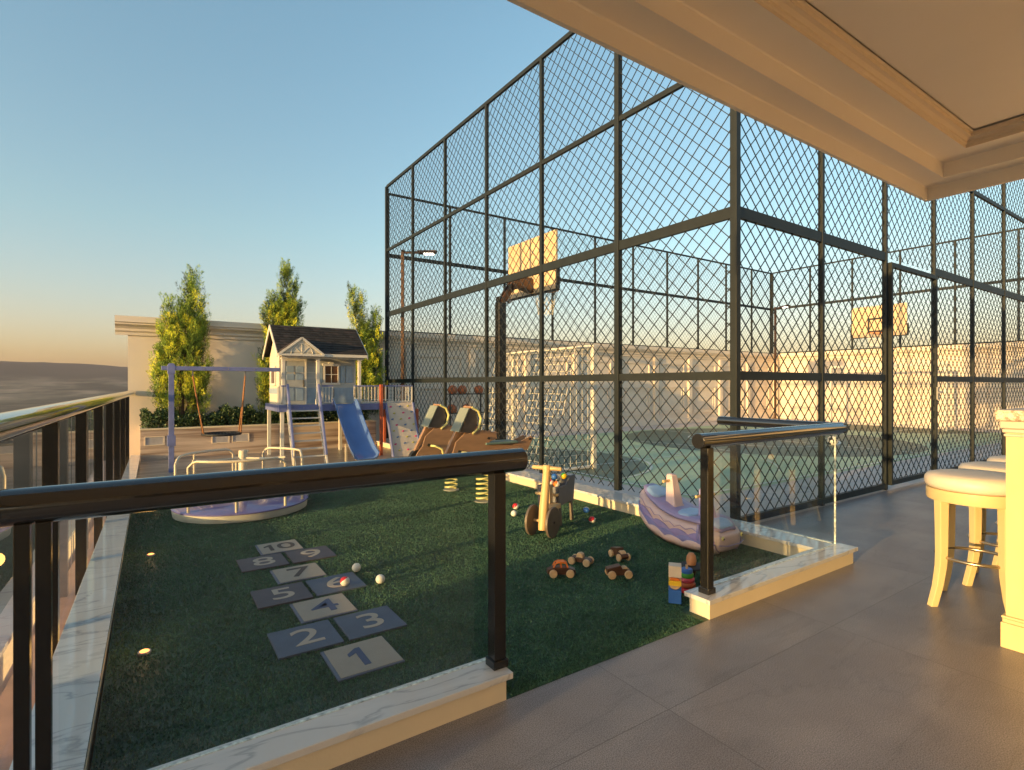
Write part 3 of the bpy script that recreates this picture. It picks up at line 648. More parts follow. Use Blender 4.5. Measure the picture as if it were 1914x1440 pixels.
def conifer(loc, lobes, label, seed, warm):
    """lobes: (dx, dy, z0, z1, r, lean)"""
    lobes = [(a_*.92, b_, c_*.95, d_*.95, e_*.92, f_) for a_, b_, c_, d_, e_, f_ in lobes]; rs = np.random.RandomState(seed); t = thing('conifer', label, 'tree', loc, 0, 'golden conifers in the planter')
    zt = max(l[3] for l in lobes)
    MB().tube([(0, 0, 0), (.01, 0, zt*.35), (lobes[0][0]*.8, 0, zt*.75)], [.05, .04, .012], 8).build('trunk', M['bark'], t, True)
    mbb = MB()
    for (dx, dy, z0, z1, r, lean) in lobes: mbb.tube([(0, 0, max(z0-.05, .1)), (dx*.7, dy*.7, z0+(z1-z0)*.35), (dx+lean*.6, dy, z0+(z1-z0)*.8)], [.022, .015, .005], 6)
    mbb.build('branch', M['bark'], t, True)
    PP, DD, LL, WW, MI = [], [], [], [], []
    extra = []
    for (dx, dy, z0, z1, r, lean) in lobes:
        for k in range(int(5*(z1-z0)*r/.3)+1):
            u = rs.uniform(.02, .72); an = rs.uniform(0, 2*np.pi); q = r*(.45+.5*(1-u)); hh = rs.uniform(.35, .7)*(1-.4*u)
            zz = z0+(z1-z0)*u; ex, ey = dx+lean*u*u+q*np.cos(an), dy+q*np.sin(an)*.75
            extra.append((ex, ey, zz, zz+hh, rs.uniform(.06, .10), .05*np.cos(an)))
    base_lobes = lobes; lobes = list(lobes)+extra
    cl = rs.uniform(-1, 1, (70, 3))*np.array([.5, .4, zt/2])+np.array([0, 0, zt/2]); cc = rs.choice(4, 70, p=[.10, .20, .36, .34])  # clump colours; the lime patches stand for uplight on the crown
    for (dx, dy, z0, z1, r, lean) in lobes:
        # tufts: each is a small upward flame made of leaf sprays
        nt_ = int(66*(z1-z0)*r/.25)+3
        for k in range(nt_):
            u = rs.uniform(0, 1)**.9; z = z0+(z1-z0)*u
            prof_ = .8*((min(u/.16, 1)**.6)*(1-u**1.5)**.8)+.05; an = rs.uniform(0, 2*np.pi); q = r*prof_*(rs.uniform(.15, 1)**.5)*rs.uniform(.72, 1.12)
            c = np.array([dx+lean*u*u+q*np.cos(an), dy+q*np.sin(an)*.8, z])
            ax = np.array([np.cos(an)*.34, np.sin(an)*.34, 1.0])+rs.normal(0, .12, 3); ax /= np.linalg.norm(ax)
            hL = rs.uniform(.24, .46)*(1-.3*u); m = 95
            s_ = rs.uniform(0, 1, m)[:, None]; wob = rs.normal(0, 1, (m, 3)); wob -= (wob@ax)[:, None]*ax; wob /= np.linalg.norm(wob, axis=1)[:, None]
            rad = (hL*.17)*np.sin(np.pi*np.clip(s_*.85+.12, 0, 1))
            P_ = c+ax*s_*hL+wob*rad*rs.uniform(.3, 1, (m, 1)); D_ = ax*1.0+wob*.55+rs.normal(0, .15, (m, 3)); D_ /= np.linalg.norm(D_, axis=1)[:, None]
            PP.append(P_); DD.append(D_); LL.append(rs.uniform(.025, .060, m)); WW.append(rs.uniform(.002, .0048, m))
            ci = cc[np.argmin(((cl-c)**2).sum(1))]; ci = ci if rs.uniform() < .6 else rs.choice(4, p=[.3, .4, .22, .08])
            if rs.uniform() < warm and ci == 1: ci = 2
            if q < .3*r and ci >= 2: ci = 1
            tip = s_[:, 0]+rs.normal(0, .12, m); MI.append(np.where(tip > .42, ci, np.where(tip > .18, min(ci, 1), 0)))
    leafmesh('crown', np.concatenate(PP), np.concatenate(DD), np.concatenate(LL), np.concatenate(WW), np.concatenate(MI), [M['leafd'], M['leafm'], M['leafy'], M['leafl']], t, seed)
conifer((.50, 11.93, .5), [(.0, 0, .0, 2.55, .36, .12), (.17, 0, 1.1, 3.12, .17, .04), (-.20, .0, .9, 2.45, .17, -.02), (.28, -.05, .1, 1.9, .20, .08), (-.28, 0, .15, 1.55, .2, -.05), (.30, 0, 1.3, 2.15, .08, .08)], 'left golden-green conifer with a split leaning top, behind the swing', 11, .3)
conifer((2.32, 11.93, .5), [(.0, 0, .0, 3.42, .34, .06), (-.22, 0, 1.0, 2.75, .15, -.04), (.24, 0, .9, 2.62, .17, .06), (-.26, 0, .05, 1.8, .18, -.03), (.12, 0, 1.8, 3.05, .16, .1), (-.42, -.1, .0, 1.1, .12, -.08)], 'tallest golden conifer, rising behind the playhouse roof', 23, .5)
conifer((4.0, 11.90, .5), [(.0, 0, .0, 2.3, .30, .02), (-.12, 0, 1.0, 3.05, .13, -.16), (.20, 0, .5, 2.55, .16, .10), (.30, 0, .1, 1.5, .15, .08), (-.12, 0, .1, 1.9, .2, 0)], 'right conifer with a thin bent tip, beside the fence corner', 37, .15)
def hedge():
    rs = np.random.RandomState(5); n = 26000
    x = rs.uniform(.0, 4.18, n); y = rs.uniform(.02, .66, n); top = .34+.07*np.sin(x*5.1)+.05*np.sin(x*13.7+2)+.04*np.sin(x*29)
    z = top*rs.uniform(0, 1, n)**.6+rs.uniform(-.02, .03, n)
    P_ = np.stack([x, y+rs.normal(0, .02, n), z], 1); D_ = rs.normal(0, 1, (n, 3)); D_[:, 2] = np.abs(D_[:, 2])+.2; D_ /= np.linalg.norm(D_, axis=1)[:, None]
    mi = (rs.uniform(size=n) < .06).astype(int)
    t = thing('hedge', 'dark green clipped boxwood hedge filling the planter', 'hedge', (-.12, 11.57, .48))
    leafmesh('foliage', P_, D_, rs.uniform(.03, .055, n), rs.uniform(.010, .017, n), mi, [M['hedge'], M['hedgey']], t, 5)
    mb = MB()
    for i in range(40): u = .05+i*.104; mb.tube([(u, .3, 0), (u+rs.uniform(-.05, .05), .3+rs.uniform(-.2, .2), .3)], [.008, .003], 5)
    mb.build('stem', M['bark'], t)
hedge()

# ================================================================== PLAYGROUND
def carousel():
    t = thing('play_carousel', 'round carousel with glossy lilac platform and cream tube rails on the grass', 'carousel', (.84, 6.45, 0))
    MB().lathe([(.60, 0.0), (.648, .012), (.655, .08), (.65, .088)], n=64).build('platform_side', M['dgrey'], t, True)
    MB().lathe([(.66, .084), (.663, .096), (.655, .101)], n=64).build('platform', M['lilac'], t, True)
    MB().lathe([(.043, .10), (.043, .635), (.038, .645), (.001, .645)], n=24).build('centre_post', M['tubec'], t, True)
    def loop(a0, a1, r_in, r_out, h):
        pts = [(r_out*math.cos(R(a0)), r_out*math.sin(R(a0)), .101), (r_out*math.cos(R(a0)), r_out*math.sin(R(a0)), h-.06), (r_out*.97*math.cos(R(a0+4)), r_out*.97*math.sin(R(a0+4)), h-.015)]
        for i in range(11):
            an = a0+8+(a1-a0-16)*i/10; pts.append((r_out*.95*math.cos(R(an)), r_out*.95*math.sin(R(an)), h))
        pts += [(r_out*.97*math.cos(R(a1-4)), r_out*.97*math.sin(R(a1-4)), h-.015), (r_out*math.cos(R(a1)), r_out*math.sin(R(a1)), h-.06), (r_out*math.cos(R(a1)), r_out*math.sin(R(a1)), .101)]
        mb = MB().tube(pts, .0135, 10)
        am = (a0+a1)/2; mb.tube([(r_out*.95*math.cos(R(am)), r_out*.95*math.sin(R(am)), .101), (r_out*.95*math.cos(R(am)), r_out*.95*math.sin(R(am)), h)], .011, 8)
        mb.build('hand_rail', M['tubec'], t, True)
    # three wrap-around rails between rim and centre post
    loop(-28, 62, .3, .62, .60); loop(92, 182, .3, .62, .60); loop(212, 302, .3, .62, .60)
    for an in (77, 197, 317):
        c, s_ = math.cos(R(an)), math.sin(R(an)); f = MB().tube([(0.04*c, .04*s_, .56), (.3*c, .3*s_, .56), (.5*c, .5*s_, .58)], .012, 8).build('spoke_rail', M['tubec'], t, True)
    for an in (135, 255, 15):
        MB().lathe([(.001, 0), (.09, 0), (.1, .012), (.09, .024), (.001, .024)], (.42*math.cos(R(an)), .42*math.sin(R(an)), .33), 24).build('seat', M['lilac'], t, True)
        MB().cyl((.42*math.cos(R(an)), .42*math.sin(R(an)), .10), (.42*math.cos(R(an)), .42*math.sin(R(an)), .33), .014, n=10).build('seat_stem', M['tubec'], t, True)
carousel()

def swing():
    t = thing('basket_swing', 'blue swing frame with a round black basket seat hanging on brown ropes', 'swing', (.28, 9.7, .02))
    MB().box(-.036, -.036, 0, .036, .036, 1.66).build('post', M['blue'], t, bevel=.004)
    MB().box(-.055, -.05, .40, .055, .05, .56).build('post_bracket', M['blue'], t, bevel=.004); MB().box(-.05, -.049, 1.50, .05, .049, 1.64).build('post_bracket', M['blue'], t, bevel=.004)
    MB().box(-.13, -.045, 1.555, 1.545, .045, 1.618).build('beam', M['blue'], t, bevel=.005)
    for u in (.28, .62, 1.0, 1.38): MB().cyl((u+.15, -.05, 1.586), (u+.15, -.044, 1.586), .009, n=10).build('bolt', M['gsteel'], t)
    for u0, u1 in ((.28, .42), (1.02, .94)):
        MB().box(u0-.01, -.012, 1.47, u0+.01, .012, 1.557).build('hanger', M['gsteel'], t)
        for s_ in (-1, 1): MB().tube([(u0, 0, 1.49), (u0+(u1-u0)*.5+s_*.004, s_*.06, 1.02), (u1+(.04 if u1 < .6 else -.04)*0, s_*.12, .57)], .011, 8).build('rope', M['rope'], t, True)
    c = (.68, 0, .55); n = 40
    MB().tube([(c[0]+.27*math.cos(2*math.pi*i/n), c[1]+.27*math.sin(2*math.pi*i/n), c[2]) for i in range(n)], .02, 10, closed=True).build('seat_ring', M['black'], t, True)
    mb = MB()
    for k in range(-5, 6):
        d = k*.047; h = math.sqrt(.27**2-d*d); mb.tube([(c[0]+d, c[1]-h, c[2]), (c[0]+d, c[1], c[2]-.015), (c[0]+d, c[1]+h, c[2])], .005, 5); mb.tube([(c[0]-h, c[1]+d, c[2]), (c[0], c[1]+d, c[2]-.015), (c[0]+h, c[1]+d, c[2])], .005, 5)
    mb.build('seat_net', M['black'], t, True)
swing()

M['fwall'] = mat('pale_grey_blue_boards', (.40, .43, .44), .6, 0, .06, 9)
M['doorc'] = mat('pale_grey_door_paint', (.40, .42, .42), .5, 0, .06, 9)
def playhouse():
    O = (1.9, 9.9, .02)
    t = thing('playhouse', 'raised cream and pale blue playhouse with dark shingle roof, ladder, slide and climbing wall', 'playhouse', O)
    # stilts and platform
    for (x, y) in ((.0, 0.0), (.0, 1.2), (1.35, 0), (1.35, 1.2)): MB().box(x-.03, y-.03, 0, x+.03, y+.03, .87).build('stilt', M['white'], t, bevel=.004)
    MB().box(-.06, -.05, .865, 2.44, -.01, .985).box(-.06, 1.21, .865, 2.44, 1.25, .985).box(-.06, -.01, .865, -.02, 1.21, .985).box(2.40, -.01, .865, 2.44, 1.21, .985).build('platform_beam', M['blue'], t, bevel=.003)
    MB().box(-.02, -.01, .93, 2.40, 1.21, .975).build('platform_floor', M['white'], t)
    for u in (.35, .62, 1.95): MB().cyl((u, -.056, .93), (u, -.05, .93), .009, n=10).build('bolt', M['gsteel'], t)
    # body
    zf = .975
    yb = .24
    MB().box(0.03, yb, zf, 1.33, 1.15, 1.82).build('front_wall', M['fwall'], t)
    gp = [(yb-.002, zf), (1.15+.002, zf), (1.15+.002, 1.84), (.62, 2.31), (.02, 1.84), (yb-.002, 1.84)]
    MB().prism(gp, .0, .03, 'yz').build('gable_wall', M['housew'], t); MB().prism(gp, 1.33, 1.36, 'yz').build('gable_wall', M['housew'], t)
    mb = MB()
    for i in range(8): z = zf+.10*i+.08; mb.box(-.006, yb+.01, z, .0, 1.14, z+.008); mb.box(.035, yb-.006, z, 1.325, yb, z+.006)
    mb.build('board_joints', M['white'], t)
    MB().box(-.008, yb-.008, 1.17, -.001, 1.14, 1.27).build('wall_stripe', M['pblue'], t); MB().box(.47, yb-.009, zf+.02, 1.32, yb-.001, 1.28).build('wall_stripe', M['pblue'], t)
    # door
    d = MB().box(.08, yb-.02, zf, .43, yb-.0005, 1.76).build('door', M['doorc'], t, bevel=.003)
    mb = MB()
    for a0 in (.115, .275):
        for b0, b1 in ((1.05, 1.28), (1.42, 1.53), (1.56, 1.67)): mb.box(a0, yb-.027, b0, a0+.125, yb-.0205, b1)
    mb.build('door_panel', M['white'] if False else M['pblue'], d, bevel=.004)
    MB().box(.05, yb-.028, zf, .08, yb, 1.80).box(.43, yb-.028, zf, .46, yb, 1.80).box(.08, yb-.028, 1.76, .43, yb, 1.80).build('frame', M['white'], d, bevel=.002)
    MB().box(.395, yb-.05, 1.30, .41, yb-.021, 1.42).sphere((.402, yb-.045, 1.38), .014).build('handle', M['chrome'], d)
    MB().sphere((.255, yb-.034, 1.545), .014, 10).build('knocker', M['chrome'], d, True)
    # window
    wf = MB()
    for a0, a1, b0, b1 in ((.74, 1.06, 1.68, 1.725), (.74, 1.06, 1.335, 1.37), (.76, .785, 1.37, 1.68), (1.015, 1.04, 1.37, 1.68)): wf.box(a0, yb-.035, b0, a1, yb, b1)
    wf.prism([(.84, 1.725), (.96, 1.725), (.93, 1.765), (.87, 1.765)], yb-.03, yb-.001)
    wn = wf.build('window', M['white'], t, bevel=.002)
    MB().box(.785, yb-.012, 1.37, 1.015, yb-.001, 1.68).build('pane', M['winglass'], wn)
    MB().box(.895, yb-.020, 1.37, .905, yb-.0125, 1.68).box(.785, yb-.020, 1.52, .895, yb-.0125, 1.53).box(.905, yb-.020, 1.52, 1.015, yb-.0125, 1.53).build('muntin', M['white'], wn)
    for a0 in (.66, 1.07): MB().box(a0, yb-.02, 1.37, a0+.08, yb-.001, 1.69).build('shutter', M['pblue'], t, bevel=.004)
    MB().box(1.17, yb-.018, 1.37, 1.29, yb-.001, 1.69).build('shutter', M['pblue'], t, bevel=.004)
    # side window on the gable
    mb = MB()
    for a0, a1, b0, b1 in ((.5, .9, 1.64, 1.68), (.5, .9, 1.32, 1.36), (.5, .54, 1.36, 1.64), (.86, .9, 1.36, 1.64)): mb.box(-.03, a0, b0, -.001, a1, b1)
    w2 = mb.build('window', M['white'], t, bevel=.002); MB().box(-.008, .54, 1.36, -.001, .86, 1.64).build('pane', M['winglass'], w2)
    # porch columns
    for u in (.02, .60, 1.35):
        mb = MB().box(u-.026, -.026, zf, u+.026, .026, 1.79).box(u-.04, -.04, 1.78, u+.04, .04, 1.83).box(u-.036, -.036, zf, u+.036, .036, zf+.10).box(u-.033, -.033, 1.74, u+.033, .033, 1.755)
        mb.build('column', M['white'], t, bevel=.003)
    MB().box(-.02, -.045, 1.80, 1.42, .04, 1.85).build('eave_beam', M['white'], t, bevel=.003)
    # roof slabs (ridge along X)
    rz, ry, ez, eyf, eyb = 2.40, .60, 1.865, -.10, 1.30
    x0, x1 = -.09, 1.47
    def slab(ya, za, yb_, zb_, th, xa, xb, name, m, par):
        n = Vector((0, -(zb_-za), yb_-ya)).normalized()*th
        if n.z < 0: n = -n
        return MB().prism([(ya, za), (yb_, zb_), (yb_+n.y, zb_+n.z), (ya+n.y, za+n.z)], xa, xb, 'yz').build(name, m, par)
    rf = slab(eyf, ez, ry, rz, .025, x0, x1, 'roof', M['shingle'], t); rb = slab(eyb, ez, ry, rz, .025, x0, x1, 'roof', M['shingle'], t)
    # shingle courses as thin overlapping strips on the front slope
    mb = MB(); nrow = 11; rr = random.Random(4)
    for i in range(nrow):
        f0, f1 = i/nrow, (i+1.15)/nrow; xx = x0+.003-(i % 2)*.04
        while xx < x1-.01:
            wd = rr.uniform(.07, .10); a0, a1 = max(xx, x0+.003), min(xx+wd-.004, x1-.003); xx += wd
            if a1-a0 < .01: continue
            def pt(f, x, h): return (x, eyf+(ry-eyf)*f-.62*h, ez+(rz-ez)*f+.79*h)
            f1c = min(f1, 1.0); h0 = .034+rr.uniform(0, .003)
            mb.mi = rr.choice((0, 0, 0, 0, 2, 2, 1))
            mb.add([pt(f0, a0, h0), pt(f0, a1, h0), pt(f1c, a1, .027), pt(f1c, a0, .027), pt(f0, a0, .0255), pt(f0, a1, .0255)], [(0, 1, 2, 3), (4, 5, 1, 0)])
    mb.build('shingles', [mat('shingle_charcoal', (.022, .021, .022), .9, 0, .2, 30), mat('shingle_brown', (.040, .030, .030), .9, 0, .2, 30), mat('shingle_dark', (.010, .010, .012), .9, 0, .2, 30)], rf, fix=False)
    # barge boards and fascia
    for xa in (x0-.014, x1):
        for (ya, yb_) in ((eyf, ry), (eyb, ry)):
            MB().prism([(ya, ez-.06), (yb_, rz-.055), (yb_, rz+.028), (ya, ez+.026)], xa, xa+.014, 'yz').build('barge_board', M['white'], t)
    MB().box(x0, eyf-.014, ez-.035, x1, eyf-.001, ez+.026).build('fascia', M['white'], t, bevel=.002)
    # small pediment above the door
    pc_ = .30; hw = .37
    MB().prism([(pc_-hw, ez-.02), (pc_+hw, ez-.02), (pc_, ez+.265)], eyf-.018, eyf-.0145).build('pediment', M['housew'], t)
    mb = MB()
    for s_ in (-1, 1): mb.bar((pc_+s_*(hw+.01), eyf-.026, ez-.01), (pc_, eyf-.026, ez+.285), .03, .035, up=(0, 0, 1))
    mb.box(pc_-hw, eyf-.040, ez-.03, pc_+hw, eyf-.0185, ez)
    pts = [(pc_+.18*math.cos(R(a_)), eyf-.022, ez+.005+.18*math.sin(R(a_))) for a_ in range(0, 181, 15)]
    mb.tube(pts, .005, 6)
    for a_ in (45, 90, 135): mb.tube([(pc_, eyf-.022, ez+.01), (pc_+.18*math.cos(R(a_)), eyf-.022, ez+.005+.18*math.sin(R(a_)))], .004, 6)
    mb.build('pediment_trim', M['white'], t)
    for s_ in (-1, 1):   # little roof behind the pediment
        MB().add([(pc_, eyf-.02, ez+.295), (pc_+s_*(hw+.03), eyf-.02, ez-.0), (pc_+s_*(hw+.03), eyf+.02, ez+.036), (pc_, .27, ez+.30)], [(0, 1, 2, 3)]).build('pediment_roof', M['shingle'], t, fix=False)
    # balustrade
    def rail(a0, a1, y=-.03, n=6):
        mb = MB().box(a0, y-.016, 1.30, a1, y+.016, 1.325); mb.build('handrail', M['blue'], t, bevel=.002)
        mb = MB().box(a0, y-.012, zf+.03, a1, y+.012, zf+.05)
        for i in range(n+1): u = a0+.012+(a1-a0-.024)*i/n; mb.box(u-.007, y-.007, zf+.05, u+.007, y+.007, 1.30)
        for u in (a0+.012, a1-.012): mb.box(u-.012, y-.012, zf, u+.012, y+.012, 1.301)
        mb.build('baluster_panel', M['white'], t)
    rail(-.02, .10, n=2); rail(.66, .86, n=3); rail(1.24, 1.78, n=8); rail(1.84, 2.40, n=8); rail(1.40, 2.40, 1.20, 14)
    for y0, y1, x in ((0, .26, -.02), (.9, 1.2, 2.4), (.0, .9, 2.4)):
        mb = MB().box(x-.012, y0, 1.30, x+.012, y1, 1.32)
        for i in range(5): v = y0+(y1-y0)*i/4; mb.box(x-.007, v-.007, zf, x+.007, v+.007, 1.30)
        mb.build('baluster_panel', M['white'], t)
    for u in (.86, 1.24): MB().tube([(u+.0, -.055, 1.11), (u, -.075, 1.13), (u, -.075, 1.24), (u, -.055, 1.26)], .008, 8).build('grab_handle', M['black'], t, True)
    # terracotta posts
    for (x, y, h) in ((1.74, -.09, 1.34), (1.78, 1.29, 1.34), (2.33, 1.29, 1.34), (2.47, -.09, .86)): MB().box(x-.026, y-.026, 0, x+.026, y+.026, h).build('corner_post', M['rust'], t, bevel=.004)
    # ladder with stiles, inner rails and rungs
    for u in (.08, .60):
        MB().bar((u, -.03, 1.335), (u, -.56, .14), .035, .075, up=(0, -1, .4)).build('ladder_stile', M['blue'], t, bevel=.005)
        mb = MB().bar((u, .02, 1.0), (u, -.50, .0), .026, .03, up=(0, -1, .4)).bar((u, -.10, 1.02), (u, -.62, .0), .026, .03, up=(0, -1, .4))
        for i in range(8): f0, f1 = i/8, (i+.5)/8; mb.bar((u, .02-.52*f0, 1-f0), (u, -.10-.52*f1, 1.02-1.02*f1), .012, .012)
        mb.build('ladder_truss', M['white'], t)
    for i in range(7): z = .13+.125*i; y = -.57+.52*(z/1.0); MB().box(.09, y-.028, z-.011, .59, y+.028, z+.011).build('rung', M['white'], t, bevel=.003)
    # slide: chute with raised side lips
    def sl(v):   # v 0..1 path
        if v < .08: return Vector((0, -.05-.6*v, .985))
        f = (v-.08)/.92; return Vector((0, -.10-1.16*f, .985-.90*f+.06*math.sin(math.pi*f)*-1+(.10*max(0, f-.85)/.15)*.35))
    sec = [(-.22, .10), (-.205, .10), (-.18, .03), (-.13, .0), (.13, .0), (.18, .03), (.205, .10), (.22, .10), (.195, .015), (.14, -.02), (-.14, -.02), (-.195, .015)]
    n = 26; vs = []; fs = []
    for i in range(n+1):
        p = sl(i/n); q = sl(min(i/n+.02, 1.02)); dd = (q-p).normalized(); up = Vector((0, -dd.z, dd.y)); up = up if up.z > 0 else -up
        for a_, b_ in sec: vs.append((1.05+a_, (p+up*b_).y, (p+up*b_).z))
    m_ = len(sec)
    for i in range(n):
        for k in range(m_): k2 = (k+1) % m_; fs.append((i*m_+k, i*m_+k2, (i+1)*m_+k2, (i+1)*m_+k))
    fs += [tuple(range(m_)), tuple(reversed(range(n*m_, n*m_+m_)))]
    MB().add(vs, fs).build('slide', M['slide'], t, True)
    MB().box(.83, -.09, .95, .855, .0, 1.03).box(1.245, -.09, .95, 1.27, .0, 1.03).build('slide_bracket', M['blue'], t)
    for u in (.88, 1.22): MB().box(u-.015, -.75, 0, u+.015, -.72, .32).build('slide_leg', M['tubec'], t)
    # climbing wall with coloured holds
    cw = MB().prism([(-.02, .99), (-.40, .0), (-.43, .0), (-.05, .99)], 1.86, 2.38, 'yz').build('climbing_panel', M['matw'], t)
    for u in (1.835, 2.38): MB().prism([(.0, .99), (-.37, .0), (-.47, .0), (-.08, .99)], u, u+.025, 'yz').build('climbing_side', M['blue'], t, bevel=.003)
    rr = random.Random(9); cols = ['pinkh', 'blueh', 'yellowh']
    for i in range(8):
        for j in range(3):
            f = .08+i*.115+rr.uniform(-.01, .01); u = 1.93+j*.175+(.06 if i % 2 else -.0)+rr.uniform(-.01, .01)
            y = -.05-.38*f; z = .99*(1-f); mb = MB().sphere((u, y-.006, z), .02, 8, (1.2, .5, .75)); mb.sphere((u+.014, y-.006, z+.008), .013, 8, (1, .5, .9))
            mb.build('climbing_hold', M[cols[(i*2+j) % 3]], t, True)
M['matw'] = mat('cream_climbing_board', (.58, .50, .42), .55, 0, .06, 5)
M['pinkh'] = mat('pink_hold', (.60, .03, .20), .4, 0, .1, 20); M['blueh'] = mat('blue_hold', (.08, .16, .36), .4, 0, .1, 20); M['yellowh'] = mat('yellow_hold', (.50, .46, .10), .4, 0, .1, 20)
playhouse()

def spring_rider(loc, label):
    t = thing('spring_rider', label, 'spring rider', loc, 0, 'plywood spring riders beside the fence')
    n = 150; pts = []
    for i in range(n+1):
        f = i/n; pts.append((.075*math.cos(2*math.pi*6.5*f), .075*math.sin(2*math.pi*6.5*f), .02+.36*f))
    MB().tube(pts, .012, 8).build('spring', M['yellow'], t, True)
    MB().lathe([(.10, 0), (.10, .014), (.001, .014)], n=24).lathe([(.001, .39), (.09, .39), (.09, .405), (.001, .405)], n=24).build('spring_plate', M['dgrey'], t, True)
    side = [(-.56, .42), (-.50, .53), (-.44, .60), (-.40, .72), (-.30, .80), (-.12, .82), (-.06, .84), (.12, .80), (.14, .73), (.04, .70), (.04, .66), (.36, .64), (.62, .735), (.66, .71), (.58, .58), (.30, .50), (.12, .41), (-.30, .40), (-.44, .36)]
    for y0 in (-.085, .070): MB().prism(side, y0, y0+.015).build('side_board', M['plywood'], t, bevel=.003)
    MB().box(-.30, -.07, .405, .30, .07, .42).build('bottom_board', M['plywood'], t)
    MB().bar((-.52, 0, .50), (-.30, 0, .92), .035, .05, up=(0, 1, 0)).bar((-.44, 0, .56), (-.20, 0, .86), .025, .03, up=(0, 1, 0)).build('fork', M['plywood'], t, bevel=.004)
    # windscreen panel with curved tube behind
    mb = MB().bar((-.37, 0, .83), (-.24, 0, 1.09), .20, .014, up=(1, 0, -.5)); mb.build('front_panel', M['panel'], t, bevel=.003)
    MB().prism([(-.34, .83), (-.21, 1.09), (-.14, 1.05), (-.11, .95), (-.14, .86), (-.22, .81)], .055, .07).build('cheek_board', M['disc'], t, bevel=.003)
    MB().prism([(-.34, .83), (-.21, 1.09), (-.14, 1.05), (-.11, .95), (-.14, .86), (-.22, .81)], -.07, -.055).build('cheek_board', M['disc'], t, bevel=.003)
    for y in (-.085, .085): MB().tube([(-.20, y, 1.10), (-.12, y, 1.06), (-.08, y, .97), (-.11, y, .86), (-.19, y, .80)], .014, 8).build('handle', M['yellow'], t, True)
    MB().tube([(-.20, -.085, 1.10), (-.20, .085, 1.10)], .012, 8).build('handle', M['plywood'], t, True)
    MB().box(-.02, -.11, .665, .42, .11, .69).build('seat_board', M['teal'], t, bevel=.006)
    for y in (-.11, .11): MB().tube([(-.34, y*.6, .60), (-.30, y*1.4, .60), (-.22, y*1.6, .56), (-.19, y*1.6, .44), (-.26, y*1.4, .42)], .014, 8).build('foot_rest', M['yellow'], t, True)
    MB().cyl((-.47, -.035, .45), (-.47, .035, .45), .105, n=28).build('front_wheel', M['black'], t, True)
    MB().cyl((-.36, -.10, .61), (-.36, -.05, .61), .018, n=10).cyl((.02, -.10, .74), (.02, -.085, .74), .014, n=8).cyl((.6, -.10, .70), (.6, -.085, .70), .014, n=8).build('bolt_cap', M['black'], t, True)
    return t
r1 = spring_rider((3.20, 5.33, 0), 'near wooden spring rider with grey front panel, its tail over the handrail end')
dup(r1, (3.21, 6.14, 0), 0, 'far wooden spring rider, left of the other one, in front of the ball rack')

# wooden trike
def trike():
    rz = math.atan2(.55, -.83)   # local +X points along bike's right
    t = thing('wooden_trike', 'wooden ride-on with tall pale front post, T handlebar and two brown disc wheels', 'ride-on toy', (2.905, 3.81, 0), R(-63.5))
    # local x: axle direction, local y: back towards cart, z up
    for s_ in (-1, 1):
        w_ = MB().cyl((s_*.088, 0, .137), (s_*.112, 0, .137), .135, n=48).build('wheel', M['disc'], t, True, bevel=.003)
        MB().cyl((s_*.1125, 0, .137), (s_*.118, 0, .137), .009, n=10).build('hub', M['black'], w_, True)
    MB().cyl((-.10, 0, .137), (.10, 0, .137), .012, n=10).build('axle', M['wood'], t, True)
    MB().tube([(0, -.01, .055), (0, .0, .09), (0, .025, .25), (0, .065, .45), (0, .085, .56), (0, .09, .60), (0, .092, .625)], [.034, .040, .043, .036, .036, .043, .036], 20).build('front_post', M['wood'], t, True)
    MB().tube([(-.145, .09, .598), (-.138, .09, .598), (.138, .09, .598), (.145, .09, .598)], [.014, .019, .019, .014], 14).build('handlebar', M['wood'], t, True)
    MB().box(-.045, .05, .20, .045, .30, .245).build('frame_bar', M['wood'], t, bevel=.008)
    MB().box(-.055, .20, .19, -.025, .27, .42).build('seat_post', M['wood'], t, bevel=.005)
    return t
trike()
def cart():
    t = thing('toy_cart', 'grey wooden cart full of coloured balls behind the pale wooden ride-on', 'cart', (3.30, 4.13, 0), R(-63.5))
    prof = [(-.14, .20), (.20, .20), (.24, .45), (.12, .45), (.02, .38), (-.16, .38)]
    for s_ in (-.115, .100): MB().prism([(y, z) for y, z in prof], s_, s_+.015, 'yz').build('side_board', M['cart'], t, bevel=.003)
    MB().box(-.10, -.14, .20, .10, .20, .215).build('floor_board', M['cart'], t)
    MB().box(-.10, -.155, .215, .10, -.14, .38).build('front_board', M['cart'], t); MB().box(-.10, .20, .21, .10, .215, .44).build('back_board', M['cart'], t)
    MB().box(-.115, -.20, .30, .115, -.157, .325).build('tow_bar', M['wood'], t, bevel=.004)
    for (x, y) in ((-.09, -.10), (.09, -.10), (-.09, .18), (.09, .18)): MB().bar((x, y, .22), (x*1.15, y, 0.0), .022, .05, up=(0, 1, 0)).build('leg', M['disc'], t, bevel=.003)
    return t
cart()

